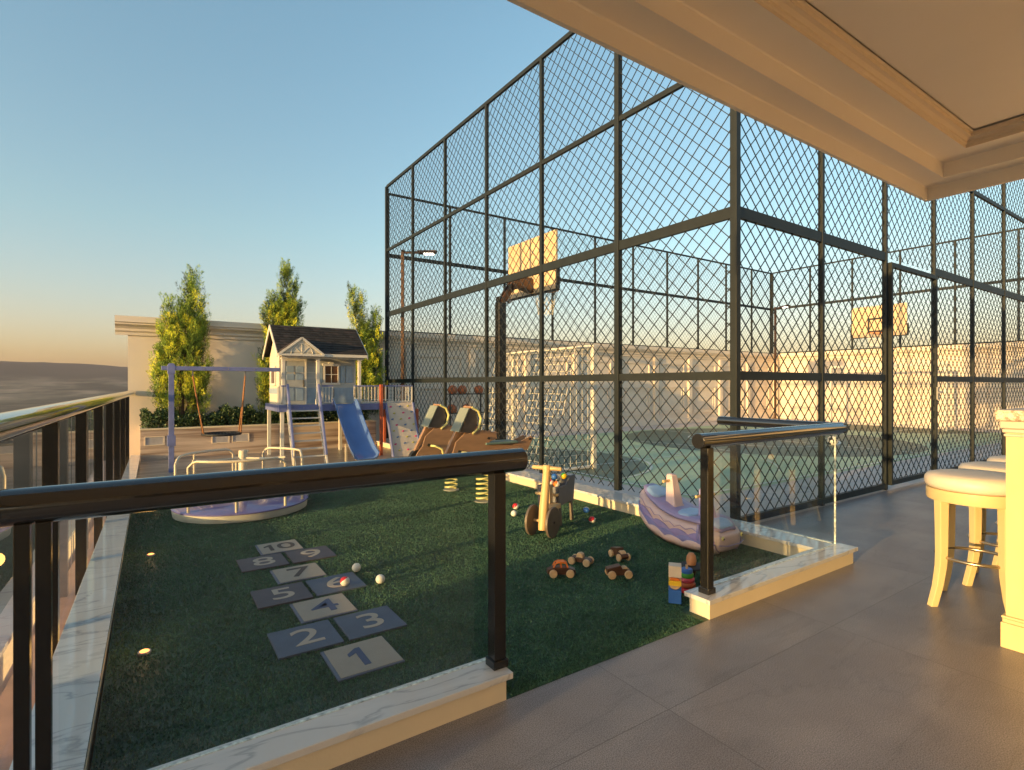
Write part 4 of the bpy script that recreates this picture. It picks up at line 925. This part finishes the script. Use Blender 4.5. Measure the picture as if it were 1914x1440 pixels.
def ball(loc, r, label, cols, group, spin=(0, 0, 0), name='play_ball'):
    mb = MB(); m, n = 12, 20; prof_ = [(max(r*math.sin(math.pi*i/m), 1e-4), -r*math.cos(math.pi*i/m)) for i in range(m+1)]
    mb.lathe(prof_, (0, 0, 0), n)
    if len(cols) > 1:
        mb.m = [1 if sum(mb.v[i][2] for i in f)/len(f) > .3*r else 0 for f in mb.f]
    o = mb.build(name, [M[c] for c in cols], None, True); o.location = (loc[0], loc[1], loc[2]); o.rotation_euler = Vector((-.62+spin[0]*.4, .25+spin[1]*.3, .55)).to_track_quat('Z', 'Y').to_euler()
    return tag(o, label, 'ball', group)
G1 = 'white and two-coloured balls on the grass'
ball((1.24, 3.84, .032), .031, 'plain white ball on grass beyond the blue-grey mat 6', ['wball'], G1)
ball((1.30, 3.52, .032), .031, 'plain white ball on grass right of the hopscotch, nearest the glass', ['wball'], G1)
ball((1.08, 3.585, .043), .031, 'red and white ball resting on hopscotch mat 6', ['wball', 'red'], G1, (.8, .3, .4))
ball((3.30, 4.81, .032), .034, 'red and white ball behind the left wheel of the wooden ride-on', ['wball', 'red'], G1, (.5, -.5, .3))
ball((3.10, 4.55, .032), .032, 'plain white ball just in front of a red one by the glass edge', ['wball'], G1)
ball((3.82, 4.25, .032), .033, 'white and blue ball right of the cart near the kerb', ['bblue', 'wball'], G1, (3.0, .2, 0))
ball((3.59, 3.91, .032), .033, 'red and white ball right of the cart, nearer than the blue one', ['wball', 'red'], G1, (.6, -.7, 0))
G2 = 'balls heaped in the grey cart'
rzc = R(-63.5); cc_, ss_ = math.cos(rzc), math.sin(rzc)
for k, (x, y, z, cols, sp, lb) in enumerate([(-.06, -.09, .37, ['wball', 'red'], (.3, 0, 0), 'red and white ball at the front left of the cart'), (.0, -.10, .375, ['wball', 'red'], (.2, .5, 0), 'red and white ball in the middle of the cart'),
        (.06, -.09, .36, ['wball', 'orange'], (-.4, .6, 0), 'cream ball at the near right corner of the cart'), (-.05, -.02, .405, ['yblock', 'green'], (.7, 1.0, 0), 'yellow and green ball on the left of the cart heap'),
        (.01, -.03, .42, ['bblue'], (0, 0, 0), 'blue ball on top of the cart heap'), (.07, .06, .42, ['yblock', 'green'], (1.2, .4, 0), 'yellow-green ball at the back right of the cart'), (.0, .05, .39, ['wball', 'bblue'], (0, 1, 0), 'white and blue ball deep in the cart')]):
    ball((3.30+cc_*x-ss_*y, 4.13+ss_*x+cc_*y, z+.035), .031, lb, cols, G2, sp)
for k, (x, y) in enumerate([(-.05, .12), (.04, .13), (-.04, .03), (.05, .0)]):
    ball((3.30+cc_*x-ss_*y, 4.13+ss_*x+cc_*y, .30), .030, 'white ball buried under the cart heap', ['wball'], G2)

# toy cars
def toycar(loc, rz, label, kind):
    t = thing('toy_car', label, 'toy car', loc, rz, 'small wooden toy cars on the grass')
    if kind == 0:
        body = [(-.105, .030), (-.10, .050), (-.06, .068), (.03, .068), (.05, .064), (.095, .050), (.10, .030), (.09, .018), (-.09, .018)]
        MB().prism(body, -.03, .03).build('body', M['walnut'], t, bevel=.004)
        arcp = [(-.058, 0, .066), (-.045, 0, .092), (-.025, 0, .102), (.018, 0, .102), (.034, 0, .092), (.042, 0, .066)]
        for y in (-.024, .024): MB().tube([(x, y, z) for x, _, z in arcp], .006, 8).cyl((-.004, y, .066), (-.004, y, .1), .005, n=8).build('cabin_frame', M['orange'], t, True)
        MB().prism([(-.04, .096), (-.022, .106), (.016, .106), (.03, .096)], -.03, .03).build('cabin_roof', M['orange'], t, bevel=.002)
    elif kind == 1:
        MB().prism([(-.085, .03), (-.09, .068), (.005, .088), (.02, .062), (.075, .055), (.09, .038), (.08, .02), (-.07, .02)], -.03, .03).build('body', M['walnut'], t, bevel=.004)
        MB().prism([(.02, .062), (.03, .074), (.05, .074), (.07, .056)], -.022, .022).build('cabin', M['beech'], t, bevel=.003)
    else:
        MB().prism([(-.09, .03), (-.07, .052), (.0, .056), (.07, .05), (.085, .035), (.075, .02), (-.08, .02)], -.028, .028).build('body', M['walnut'], t, bevel=.004)
        MB().lathe([(.001, -.022), (.025, -.022), (.03, 0), (.025, .022), (.001, .022)], (-.005, 0, .062), 16, 'y').build('cabin', M['beech'], t, True)
    for x in (-.06, .058):
        for y in (-.040, .040): MB().lathe([(.001, -.010), (.024, -.010), (.028, -.006), (.028, .006), (.024, .010), (.001, .010)], (x, y, .028), 24, 'y').build('wheel', M['beech'], t, True)
        MB().cyl((x, -.038, .028), (x, .038, .028), .005, n=8).build('axle', M['walnut'], t)
    return t
toycar((2.40, 2.93, .008), R(-33), 'brown toy car with an orange cabin frame, leftmost of the toy cars', 0)
toycar((2.68, 3.04, .008), R(-63), 'low brown toy racer with a round pale cockpit, second from the left', 2)
toycar((2.72, 2.69, .008), R(-28), 'brown toy pickup with a wedge roof, nearest of the toy cars', 1)
c4 = toycar((3.01, 2.97, .008), R(-105), 'small brown toy car seen end-on, farthest of the toy cars', 1)

# building blocks and ring tower
def blocks():
    x, y = 2.70, 2.19; rz = R(-51); G3 = 'blocks stacked by the kerb end'
    def blk(name, label, z0, z1, m, kind='cube', w_=.076):
        mb = MB()
        if kind == 'cube': mb.box(-w_/2, -w_/2, 0, w_/2, w_/2, z1-z0)
        elif kind == 'half': mb.prism([(w_*.42*math.cos(R(a_)), (z1-z0)*math.sin(R(a_))) for a_ in range(0, 181, 15)], -w_*.42, w_*.42)
        else: mb.prism([(w_*.42*math.cos(R(a_)), (z1-z0)*(1-math.sin(R(a_)))) for a_ in range(180, -1, -15)], -w_*.42, w_*.42)
        o = mb.build(name, m, None, bevel=.003); o.location = (x, y, z0); o.rotation_euler = (0, 0, rz); return tag(o, label, 'block', G3)
    blk('toy_block', 'tall blue block at the bottom of the block stack', .008, .092, M['bblue'])
    blk('toy_block', 'rounded wooden block between the blue and the yellow block', .0925, .116, M['beech'], 'halfd')
    blk('toy_block', 'flat yellow block in the middle of the stack', .1165, .146, M['yblock'])
    blk('toy_block', 'thin rounded orange block under the cream cube', .1465, .167, M['orange'], 'half')
    blk('toy_block', 'cream cube on top of the block stack', .1675, .238, M['cblock'])
    t = thing('ring_stacker', 'stack of red, pink and green rings on a dark wood base behind the blocks', 'stacking toy', (2.905, 2.262, .008))
    for z, r, m in ((.0, .062, 'red'), (.034, .056, 'rust'), (.064, .050, 'pink'), (.092, .044, 'green'), (.118, .038, 'bblue')):
        MB().lathe([(.001, z), (r*.92, z), (r, z+.007), (r*.97, z+.022), (r*.86, z+.028), (.001, z+.028)], n=28).build('ring', M[m], t, True)
    MB().cyl((0, 0, .14), (0, 0, .17), .008, n=10).build('peg', M['beech'], t)
    t = thing('spinning_top', 'black disc top with an orange wooden knob behind the ring stack', 'spinning top', (3.08, 2.36, -.028))
    MB().lathe([(.001, 0), (.012, .02), (.03, .10), (.034, .128), (.001, .128)], n=20).build('foot', M['walnut'], t, True)
    MB().lathe([(.001, .128), (.085, .130), (.09, .136), (.085, .142), (.03, .146), (.001, .146)], n=36).build('disc', M['black'], t, True)
    MB().lathe([(.001, .146), (.030, .148), (.034, .175), (.030, .205), (.018, .225), (.001, .231)], n=20).build('knob', M['skin_wood'], t, True)
blocks()

M['lband'] = mat('lilac_band_plastic', (.26, .21, .45), .4, 0, .1, 6)
M['bluep'] = mat('blue_violet_plastic', (.20, .20, .46), .4, 0, .1, 6)
# whale rocker
def whale():
    O = (3.78, 2.95, 0); t = thing('whale_rocker', 'lilac and beige whale-shaped rocking seat with handle posts beside the kerb', 'rocker', O)
    # sections along local v (head at v=-.42, tail at v=.40): half width, keel z, deck z
    S = [(-.44, .05, .10, .17), (-.425, .13, .055, .19), (-.38, .175, .035, .215), (-.30, .195, .022, .255), (-.18, .205, .014, .262), (-.05, .205, .012, .262), (.08, .20, .02, .29), (.20, .19, .045, .335), (.30, .175, .085, .385), (.38, .15, .14, .425), (.415, .11, .20, .435)]
    def secpts(i, inset=0, hf=(0, 1)):
        v, hw, k, d = S[i]; out_ = []
        for u, f in ((-1.0, 1.0), (-1.05, .72), (-1.04, .45), (-.96, .2), (-.80, .04), (-.4, 0), (.4, 0), (.80, .04), (.96, .2), (1.04, .45), (1.05, .72), (1.0, 1.0)): out_.append((u*hw, v, k+(d-k)*f))
        return out_
    vs = []; fs = []; ms = []; m_ = 12
    for i in range(len(S)): vs += secpts(i)
    for i in range(len(S)-1):
        for k in range(m_-1): fs.append((i*m_+k, i*m_+k+1, (i+1)*m_+k+1, (i+1)*m_+k))
    fs += [tuple(range(m_)), tuple(reversed(range((len(S)-1)*m_, len(S)*m_)))]
    for i in range(len(S)-1): fs.append((i*m_, (i+1)*m_, (i+1)*m_+m_-1, i*m_+m_-1))
    o = MB().add(vs, fs).build('hull', M['pplast'], t, True); ss = o.modifiers.new('sub', 'SUBSURF'); ss.levels = ss.render_levels = 2
    for p in o.data.edges: pass
    # scalloped wave bands wrapped round the hull, standing 8 mm proud
    def side(v, f, side_=-1, off=.008):
        j = 0
        while j < len(S)-2 and S[j+1][0] < v: j += 1
        a_, b_ = S[j], S[j+1]; q = (v-a_[0])/(b_[0]-a_[0]); hw = a_[1]+(b_[1]-a_[1])*q; k = a_[2]+(b_[2]-a_[2])*q; d = a_[3]+(b_[3]-a_[3])*q
        prof_ = [(0, .66), (.06, .78), (.2, .93), (.45, 1.02), (.72, 1.04), (1, 1.0)]; u = .98
        for (f0, u0), (f1, u1) in zip(prof_, prof_[1:]):
            if f0 <= f <= f1: u = u0+(u1-u0)*(f-f0)/(f1-f0)
        return (side_*(hw*u+off), v, k+(d-k)*f)
    for sd_ in (-1, 1):
        for nm, base, amp, ph, mt, of in (('wave_band', .50, .14, 0, 'lband', .003), ('wave_band', .34, .14, 1.1, 'bluep', .007), ('wave_band', .22, .14, 2.2, 'pplast', .012)):
            mb = MB(); n = 60; vs = []
            for i in range(n+1):
                v = -.40+.79*i/n; top = base+amp*abs(math.sin(v*17+ph))**.7+amp*.3; lo = .0
                vs += [side(v, max(top, .05), sd_, of+.004), side(v, top*.55, sd_, of+.004), side(v, lo, sd_, of)]
            fs = []
            for i in range(n):
                for k in range(2): fs.append((3*i+k, 3*i+3+k, 3*i+4+k, 3*i+k+1))
            o = mb.add(vs, fs).build(nm, M[mt], t, True, fix=False); sl_ = o.modifiers.new('solid', 'SOLIDIFY'); sl_.thickness = .008; sl_.offset = 0
        mb = MB(); pts = []
        for i in range(15): v = -.38+.77*i/14; pts.append(side(v, .76+(.045 if i % 2 else -.045), sd_, .003))
        mb.tube(pts, .0028, 6); mb.build('zigzag_groove', M['lband'], t, True)
        mb = MB().tube([side(-.275, f_, sd_, .002) for f_ in (.05, .2, .4, .6, .8, .98)], [.010, .014, .016, .016, .014, .010], 8); mb.build('corner_band', M['bluep'], t, True)
        MB().lathe([(.001, -.004), (.020, -.003), (.02, .003), (.001, .006)], (side(-.33, .68, sd_, .004)[0], -.33, side(-.33, .68, sd_)[2]), 16, 'x').build('eye', M['yellow'], t, True)
        MB().lathe([(.001, -.004), (.008, -.003), (.008, .005), (.001, .009)], (side(-.33, .68, sd_, .006)[0], -.335, side(-.33, .68, sd_)[2]), 12, 'x').build('pupil', M['black'], t, True)
    # face on the head end (towards the terrace)
    for x in (-.12, .12):
        MB().sphere((x, -.438, .165), .017, 10, (1, .5, 1.1)).build('eye', M['yellow'], t, True); MB().sphere((x, -.447, .163), .008, 8, (1, .5, 1)).build('pupil', M['black'], t, True)
    MB().tube([(-.16, -.430, .115), (-.08, -.452, .105), (.08, -.452, .105), (.16, -.430, .115)], .004, 8).build('mouth', M['lplast'], t, True)
    # deck: lilac tray, blue seats
    def deckstrip(v0, v1, wf, dz, m, nm):
        n = 14; vs = []
        for i in range(n+1):
            v = v0+(v1-v0)*i/n; x, _, z = side(v, 1.0, 1, 0); e = 1-(abs(2*i/n-1)**4)*.35
            vs += [(-x*wf*e, v, z+dz), (-x*wf*e*.6, v, z+dz+.01), (x*wf*e*.6, v, z+dz+.01), (x*wf*e, v, z+dz)]
        fs = [(4*i+k, 4*i+k+1, 4*i+k+5, 4*i+k+4) for i in range(n) for k in range(3)]
        o = MB().add(vs, fs).build(nm, M[m], t, True, fix=False); s_ = o.modifiers.new('solid', 'SOLIDIFY'); s_.thickness = .018; s_.offset = -1
    deckstrip(-.41, .40, .96, .010, 'lplast', 'deck'); deckstrip(-.16, .0, .72, .020, 'bplast', 'seat'); deckstrip(.22, .36, .72, .020, 'bplast', 'seat'); deckstrip(-.40, -.30, .62, .018, 'bplast', 'blue_patch')
    # handle posts
    for v, h in ((.12, .575), (-.215, .50)):
        z0 = side(v, 1, 1, 0)[2]-.01; vs = []
        for z, hw, hd, sh in ((z0, .07, .062, 0), (z0+.03, .055, .05, .003), (h-.03, .036, .032, .03), (h-.006, .033, .028, .033), (h, .024, .02, .034)): vs += [(-hw, v-hd+sh, z), (hw, v-hd+sh, z), (hw, v+hd+sh, z), (-hw, v+hd+sh, z)]
        fs = [(4*i+k, 4*i+(k+1) % 4, 4*i+4+(k+1) % 4, 4*i+4+k) for i in range(4) for k in range(4)]+[(3, 2, 1, 0), (16, 17, 18, 19)]
        MB().add(vs, fs).build('handle_post', M['pplast'] if v > 0 else M['lplast'], t, True, bevel=.008)
        MB().cyl((-.115, v+.028, h-.055), (.115, v+.028, h-.055), .012, n=12).build('handle_bar', M['wood'], t, True)
whale()

# ================================================================== COURT EQUIPMENT
def goal(x, y0, y1, sgn, label):
    """mouth plane at x; net runs back in direction -sgn"""
    t = thing('goal', label, 'goal', (x, y0, 0), 0, 'white court goals'); h, dp = 2.0, .85; W_ = y1-y0
    MB().box(-.04, 0-.04, 0, .04, .04, h).build('post', M['white'], t, bevel=.01); MB().box(-.04, W_-.04, 0, .04, W_+.04, h).build('post', M['white'], t, bevel=.01)
    MB().box(-.04, .041, h-.08, .04, W_-.041, h).build('crossbar', M['white'], t, bevel=.01)
    b = -sgn
    mb = MB()
    for y in (0, W_): mb.tube([(0, y, .03), (b*dp, y, .03)], .022, 8); mb.tube([(0, y, h-.04), (b*dp*.45, y, h-.06)], .014, 8); mb.tube([(b*dp*.45, y, h-.06), (b*dp, y, .05)], .006, 6)
    mb.tube([(b*dp, 0, .03), (b*dp, W_, .03)], .022, 8).build('rear_frame', M['white'], t, True)
    mb = MB(); s_ = .12; r = .0038
    def bk(z): return b*(dp*.45+(dp*.55)*(1-z/(h-.06))**1.0)
    n = int(W_/s_)
    for i in range(n+1):
        y = W_*i/n; mb.tube([(b*.03, y, h-.05), (bk(h-.06), y, h-.07), (bk(h*.5), y, h*.5), (b*dp, y, .04)], r, 4, caps=False)
    k = 16
    for j in range(k+1):
        z = (h-.07)*j/k; mb.tube([(b*.02, 0, z), (bk(z), 0, z), (bk(z), W_, z), (b*.02, W_, z)], r, 4, caps=False)
    for j in range(1, 4): mb.tube([(b*dp*.45*j/4, 0, h-.05), (b*dp*.45*j/4, W_, h-.05)], r, 4, caps=False)
    for y in (0, W_):
        for j in range(1, 7): x_ = b*dp*j/7; zt = h-.06 if abs(x_) < dp*.45 else (h-.06)*(1-(abs(x_)-dp*.45)/(dp*.55)); mb.tube([(x_, y, .04), (x_, y, zt)], r, 4, caps=False)
    mb.build('net', M['net'], t, fix=False)
goal(5.95, 6.45, 8.75, 1, 'white goal with net in front of the near left fence')
goal(19.3, 5.9, 9.1, -1, 'white goal with net in front of the sunlit far wall')

def hoop(x_pole, x_board, yc, bw, z0, z1, sgn, label):
    t = thing('basketball_hoop', label, 'basketball hoop', (x_pole, yc, 0), 0, 'basketball hoops'); X = x_board-x_pole
    MB().box(-.072, -.072, 0, .072, .072, 2.72).build('padding', M['post'], t, bevel=.02)
    MB().box(-.06, -.06, 2.72, .06, .06, 2.80).build('pole_top', M['post'], t, bevel=.01); MB().box(-.16, -.16, 0, .16, .16, .02).build('base_plate', M['post'], t, bevel=.01)
    a0, a1 = (0, 0, 2.72), (X*.45, 0, 3.12)
    for y in (-.05, .05): MB().bar((0, y, 2.70), (X*.42, y, 3.08), .03, .10).build('arm', M['brown'], t, bevel=.005)
    MB().prism([(X*.30, 2.92), (X*.36, 3.16), (X*.62, 3.2), (X-sgn*.02, 3.14), (X-sgn*.02, 2.92), (X*.62, 2.98)], -.09, .09).build('bracket', M['brown'], t, bevel=.006)
    MB().bar((X*.15, 0, 2.80), (X*.3, 0, 2.72), .05, .05).build('strut', M['gsteel'], t)
    b = MB().box(X-.02, -bw/2, z0, X+.02, bw/2, z1).build('backboard', M['board'], t, bevel=.006)
    fm = MB()
    MB().box(X-.035, -bw/2-.03, z0-.03, X+.035, bw/2+.03, z0-.001).box(X-.035, -bw/2-.04, z0, X+.035, -bw/2-.001, z0+.36).box(X-.035, bw/2+.001, z0, X+.035, bw/2+.04, z0+.36).build('padding_edge', M['black'], t, bevel=.008)
    MB().box(X-sgn*.035, -.012, z0+.15, X-sgn*.021, .012, z1).build('seam', M['gsteel'], t)
    xf = X+sgn*.0225; tg = MB()
    for c0, c1, e0, e1 in ((-.32, .32, z0+.56, z0+.62), (-.32, .32, z0+.14, z0+.20), (-.32, -.26, z0+.20, z0+.56), (.26, .32, z0+.20, z0+.56)): tg.box(xf-.002, c0, e0, xf+.002, c1, e1)
    tg.build('target_frame', M['black'], b)
    rc = X+sgn*.30; n = 32
    MB().tube([(rc+.225*math.cos(2*math.pi*i/n), .225*math.sin(2*math.pi*i/n), z0+.10) for i in range(n)], .010, 8, closed=True).box(min(X+sgn*.02, rc-sgn*.22), -.05, z0+.06, max(X+sgn*.02, rc-sgn*.22), .05, z0+.11).build('rim', M['orange'], t, True)
    mb = MB()
    for k in range(12):
        for sg in (-1, 1):
            pts = []
            for j in range(6): a_ = 2*math.pi*(k+sg*j*.5)/12; rr = .225-.10*(j/5)**.7; pts.append((rc+rr*math.cos(a_), rr*math.sin(a_), z0+.09-.42*j/5))
            mb.tube(pts, .0035, 4, caps=False)
    mb.build('net', M['net'], t, fix=False)
hoop(4.79, 5.42, 7.42, 1.38, 2.90, 3.85, 1, 'near basketball hoop seen from behind, cream backboard lit by the sun')
hoop(20.55, 20.0, 7.92, 1.62, 2.96, 3.98, -1, 'far basketball hoop facing the terrace, backboard with black target frame')

def ball_rack():
    t = thing('ball_rack', 'black metal rack of basketballs by the long wall of the court', 'rack', (6.55, 11.75, -.004))
    for x in (-.5, .5):
        for y in (-.12, .12): MB().box(x-.015, y-.015, 0, x+.015, y+.015, 1.15).build('upright', M['black'], t)
    for z in (.16, .66, 1.13):
        for y in (-.09, .09): MB().box(-.485, y-.012, z-.012, .485, y+.012, z+.012).build('shelf_bar', M['black'], t)
        for x in (-.5, .5): MB().box(x-.0149, -.105, z-.010, x+.0149, .105, z+.010).build('end_bar', M['black'], t)
ball_rack()
for x, z, lb in ((-.37, 1.225, 'orange basketball at the left end of the top rack row'), (-.10, 1.225, 'orange basketball second from the left on the top rack row'), (.37, 1.225, 'orange basketball at the right end of the top rack row'),
                 (-.38, .755, 'orange basketball at the left of the middle rack row'), (.02, .755, 'dark basketball in the middle of the middle rack row'), (-.28, .255, 'brown basketball on the bottom rack row'), (.25, .255, 'basketball at the right of the bottom rack row')):
    o = ball((6.55+x, 11.75, z), .12, lb, ['bball'], 'basketballs on the rack', name='basketball')
    rings = MB()
    for ax in range(3):
        n = 28; rings.tube([[(.1205*math.cos(a_), .1205*math.sin(a_), 0), (.1205*math.cos(a_), 0, .1205*math.sin(a_)), (0, .1205*math.cos(a_), .1205*math.sin(a_))][ax] for a_ in [2*math.pi*i/n for i in range(n)]], .0022, 4, closed=True)
    rings.build('seam', M['black'], o); o.rotation_euler = (x*3, z*2, x)
# soccer ball
def soccer():
    mb = MB(); bm = bmesh.new(); bmesh.ops.create_icosphere(bm, subdivisions=4, radius=.11)
    ico = bmesh.new(); bmesh.ops.create_icosphere(ico, subdivisions=1, radius=1); cs = [v.co.normalized() for v in ico.verts]; ico.free()
    me = bpy.data.meshes.new('soccer_ball'); 
    for f in bm.faces:
        c = f.calc_center_median().normalized(); f.material_index = 1 if max(c.dot(k) for k in cs) > math.cos(.34) else 0; f.smooth = True
    bm.to_mesh(me); bm.free(); me.materials.append(M['wball']); me.materials.append(M['black'])
    o = bpy.data.objects.new('soccer_ball', me); COL.objects.link(o); o.location = (12.6, 5.9, .11); o.rotation_euler = (.4, .9, .2); tag(o, 'black and white football lying on the green court', 'ball')
soccer()
def lamp(loc, d, label):
    t = thing('lamp_post', label, 'lamp post', loc, math.atan2(d[1], d[0]), 'court lamp posts')
    MB().box(-.035, -.035, 0, .035, .035, 4.5).build('pole', M['brown'], t, bevel=.005); MB().box(-.09, -.09, 0, .09, .09, .02).build('base_plate', M['brown'], t)
    MB().bar((.035, 0, 4.44), (.40, 0, 4.44), .05, .05).build('arm', M['brown'], t)
    h = MB().prism([(.36, 4.41), (.36, 4.475), (.80, 4.475), (.78, 4.435), (.74, 4.41)], -.09, .09).build('lamp_head', M['brown'], t, bevel=.005)
    MB().box(.50, -.06, 4.398, .72, .06, 4.409).build('lens', M['lampw'], h)
lamp((4.89, 11.78, -.004), (.83, -.56), 'brown lamp post inside the court by the fence corner, left')
lamp((20.95, 12.0, -.004), (-.4, -.9), 'brown lamp post in the far right corner of the court')

# ================================================================== BAR AND STOOLS
M['housep'] = mat('house_cream_render', (.82, .72, .58), .85, 0, .05, 2, .1, 90)
def house():
    t = thing('bounce_house_wall', 'cream house wall added behind the bar to bounce warm sunlight, mostly out of view', 'house', (6.9, -7, 0))  # unseen walls added so the sunlit face throws warm light onto the ceiling
    o3 = (6.9, -7, 0)
    MB().box(6.9, -7, 0, 7.2, .85, 3.6).box(-1.6, -7.3, 0, 7.2, -7.0, 3.0).build('wall_face', M['housep'], t, off=o3)
    for u in (-.2, 2.2, 4.6):
        f = MB().box(u, -7.0, 0, u+1.9, -6.96, 2.4).build('window', M['post'], t, off=o3); MB().box(u+.06, -6.96, .06, u+1.84, -6.955, 2.34).build('pane', M['winglass'], f, off=o3)
house()
t = thing('added_shade_pier', 'cream pier added west of the terrace to shade the lawn, out of view', 'pier', (-4.2, 1.5, -6))  # unseen pier added as a blocker, keeps low sun off part of the lawn
MB().box(-.2, -.65, 0, .2, .65, 7.1).build('shaft', M['cream'], t); MB().box(-.24, -.69, 7.1, .24, .69, 7.16).build('cap', M['marble'], t)
def bar():
    X0, Y1 = 3.655, .865; o3 = (X0, Y1, 0)
    t = thing('bar_counter', 'cream panelled bar counter end with granite top at the right', 'bar', o3)
    MB().box(X0, .22, .13, 6.89, Y1, 1.165).build('body', M['stool'], t, off=o3)
    MB().box(X0-.018, .20, 0, 6.89, Y1+.018, .13).box(X0-.012, .207, .13, 6.89, Y1+.012, .15).box(X0-.018, .2035, .152, 6.89, Y1+.015, .165).build('plinth', M['stool'], t, bevel=.004, off=o3)
    MB().box(X0-.008, .21, 1.085, 6.89, Y1+.008, 1.10).box(X0-.014, .206, 1.105, 6.89, Y1+.013, 1.125).box(X0-.022, .198, 1.127, 6.89, Y1+.020, 1.1655).build('neck_moulding', M['gmold'], t, bevel=.005, off=o3)
    mb = MB(); MB().box(X0-.04, .16, 1.167, 6.89, Y1+.035, 1.222).build('counter_top', M['granite'], t, bevel=.006, off=o3)
    mb = MB()
    for a0, a1, b0, b1 in ((.30, .80, .98, 1.0), (.30, .80, .24, .26), (.30, .32, .26, .98), (.78, .80, .26, .98)): mb.box(X0-.008, a0, b0, X0+.001, a1, b1)
    mb.build('panel_moulding', M['stool'], t, bevel=.002, off=o3)
M['gmold'] = mat('grey_beige_moulding', (.50, .44, .38), .5, 0, .05, 9)
def granite():
    m, t, b, N, L = nodes('speckled_granite'); b.inputs['Roughness'].default_value = .3
    tc = N.new('ShaderNodeTexCoord'); n = N.new('ShaderNodeTexNoise'); n.inputs['Scale'].default_value = 45; n.inputs['Detail'].default_value = 6; n.inputs['Roughness'].default_value = .8; L.new(tc.outputs['Object'], n.inputs['Vector'])
    r = N.new('ShaderNodeValToRGB'); L.new(n.outputs['Fac'], r.inputs[0]); el = r.color_ramp.elements; el[0].position = .42; el[0].color = (.24, .17, .12, 1); el[1].position = .55; el[1].color = (.72, .64, .52, 1)
    L.new(r.outputs[0], b.inputs['Base Color']); bp = N.new('ShaderNodeBump'); bp.inputs['Strength'].default_value = .5; bp.inputs['Distance'].default_value = .006; L.new(n.outputs['Fac'], bp.inputs['Height']); L.new(bp.outputs[0], b.inputs['Normal']); return m
M['granite'] = granite()
bar()
def stool(loc, label):
    t = thing('bar_stool', label, 'bar stool', loc, 0, 'cream bar stools along the bar')
    MB().lathe([(.001, .715), (.225, .715), (.243, .728), (.250, .752), (.247, .778), (.232, .798), (.19, .809), (.10, .813), (.001, .813)], n=56).build('cushion', M['cushion'], t, True)
    MB().lathe([(.20, .645), (.236, .645), (.240, .655), (.240, .714), (.20, .714)], n=56).build('apron', M['stool'], t, True)
    a0 = R(145)
    for k in range(4):
        an = a0+k*math.pi/2; d = Vector((math.cos(an), math.sin(an), 0)); path = [(.655, .205, .054), (.50, .204, .050), (.33, .204, .047), (.24, .209, .045), (.12, .228, .042), (.0, .260, .040)]
        n = len(path); vs = []; s_ = Vector((-d.y, d.x, 0))
        for z, r, w_ in path:
            for q, p in ((-1, -1), (1, -1), (1, 1), (-1, 1)): vs.append(d*(r+q*w_/2)+s_*(p*w_/2)+Vector((0, 0, z)))
        fs = [(4*i+j, 4*i+(j+1) % 4, 4*i+4+(j+1) % 4, 4*i+4+j) for i in range(n-1) for j in range(4)]+[(0, 1, 2, 3), (4*n-1, 4*n-2, 4*n-3, 4*n-4)]
        MB().add(vs, fs).build('leg', M['stool'], t, bevel=.004)
    n = 48; MB().tube([(.19*math.cos(2*math.pi*i/n), .19*math.sin(2*math.pi*i/n), .30) for i in range(n)], .010, 10, closed=True).build('foot_ring', M['chrome'], t, True)
    return t
s1 = stool((4.18, 1.13, 0), 'nearest cream round-seat bar stool beside the bar counter end')
dup(s1, (4.78, 1.13, 0), 0, 'second cream bar stool, partly hidden behind the nearest one')
dup(s1, (5.38, 1.13, 0), 0, 'third cream bar stool, only its seat edge seen')

# ------------------------------------------------------------------ haze
def haze():
    o = MB().box(-14000, -14000, -60, 14000, 14000, 330).build('haze', None_mat(), None); tag(o, 'thin evening haze fading the far hills', 'haze', kind='stuff')
def None_mat():
    m = bpy.data.materials.new('evening_haze'); m.use_nodes = True; t = m.node_tree; t.nodes.clear()
    v = t.nodes.new('ShaderNodeVolumePrincipled'); v.inputs['Color'].default_value = (.90, .80, .82, 1); v.inputs['Density'].default_value = .000035; v.inputs['Anisotropy'].default_value = .2
    o = t.nodes.new('ShaderNodeOutputMaterial'); t.links.new(v.outputs[0], o.inputs['Volume']); return m
haze()
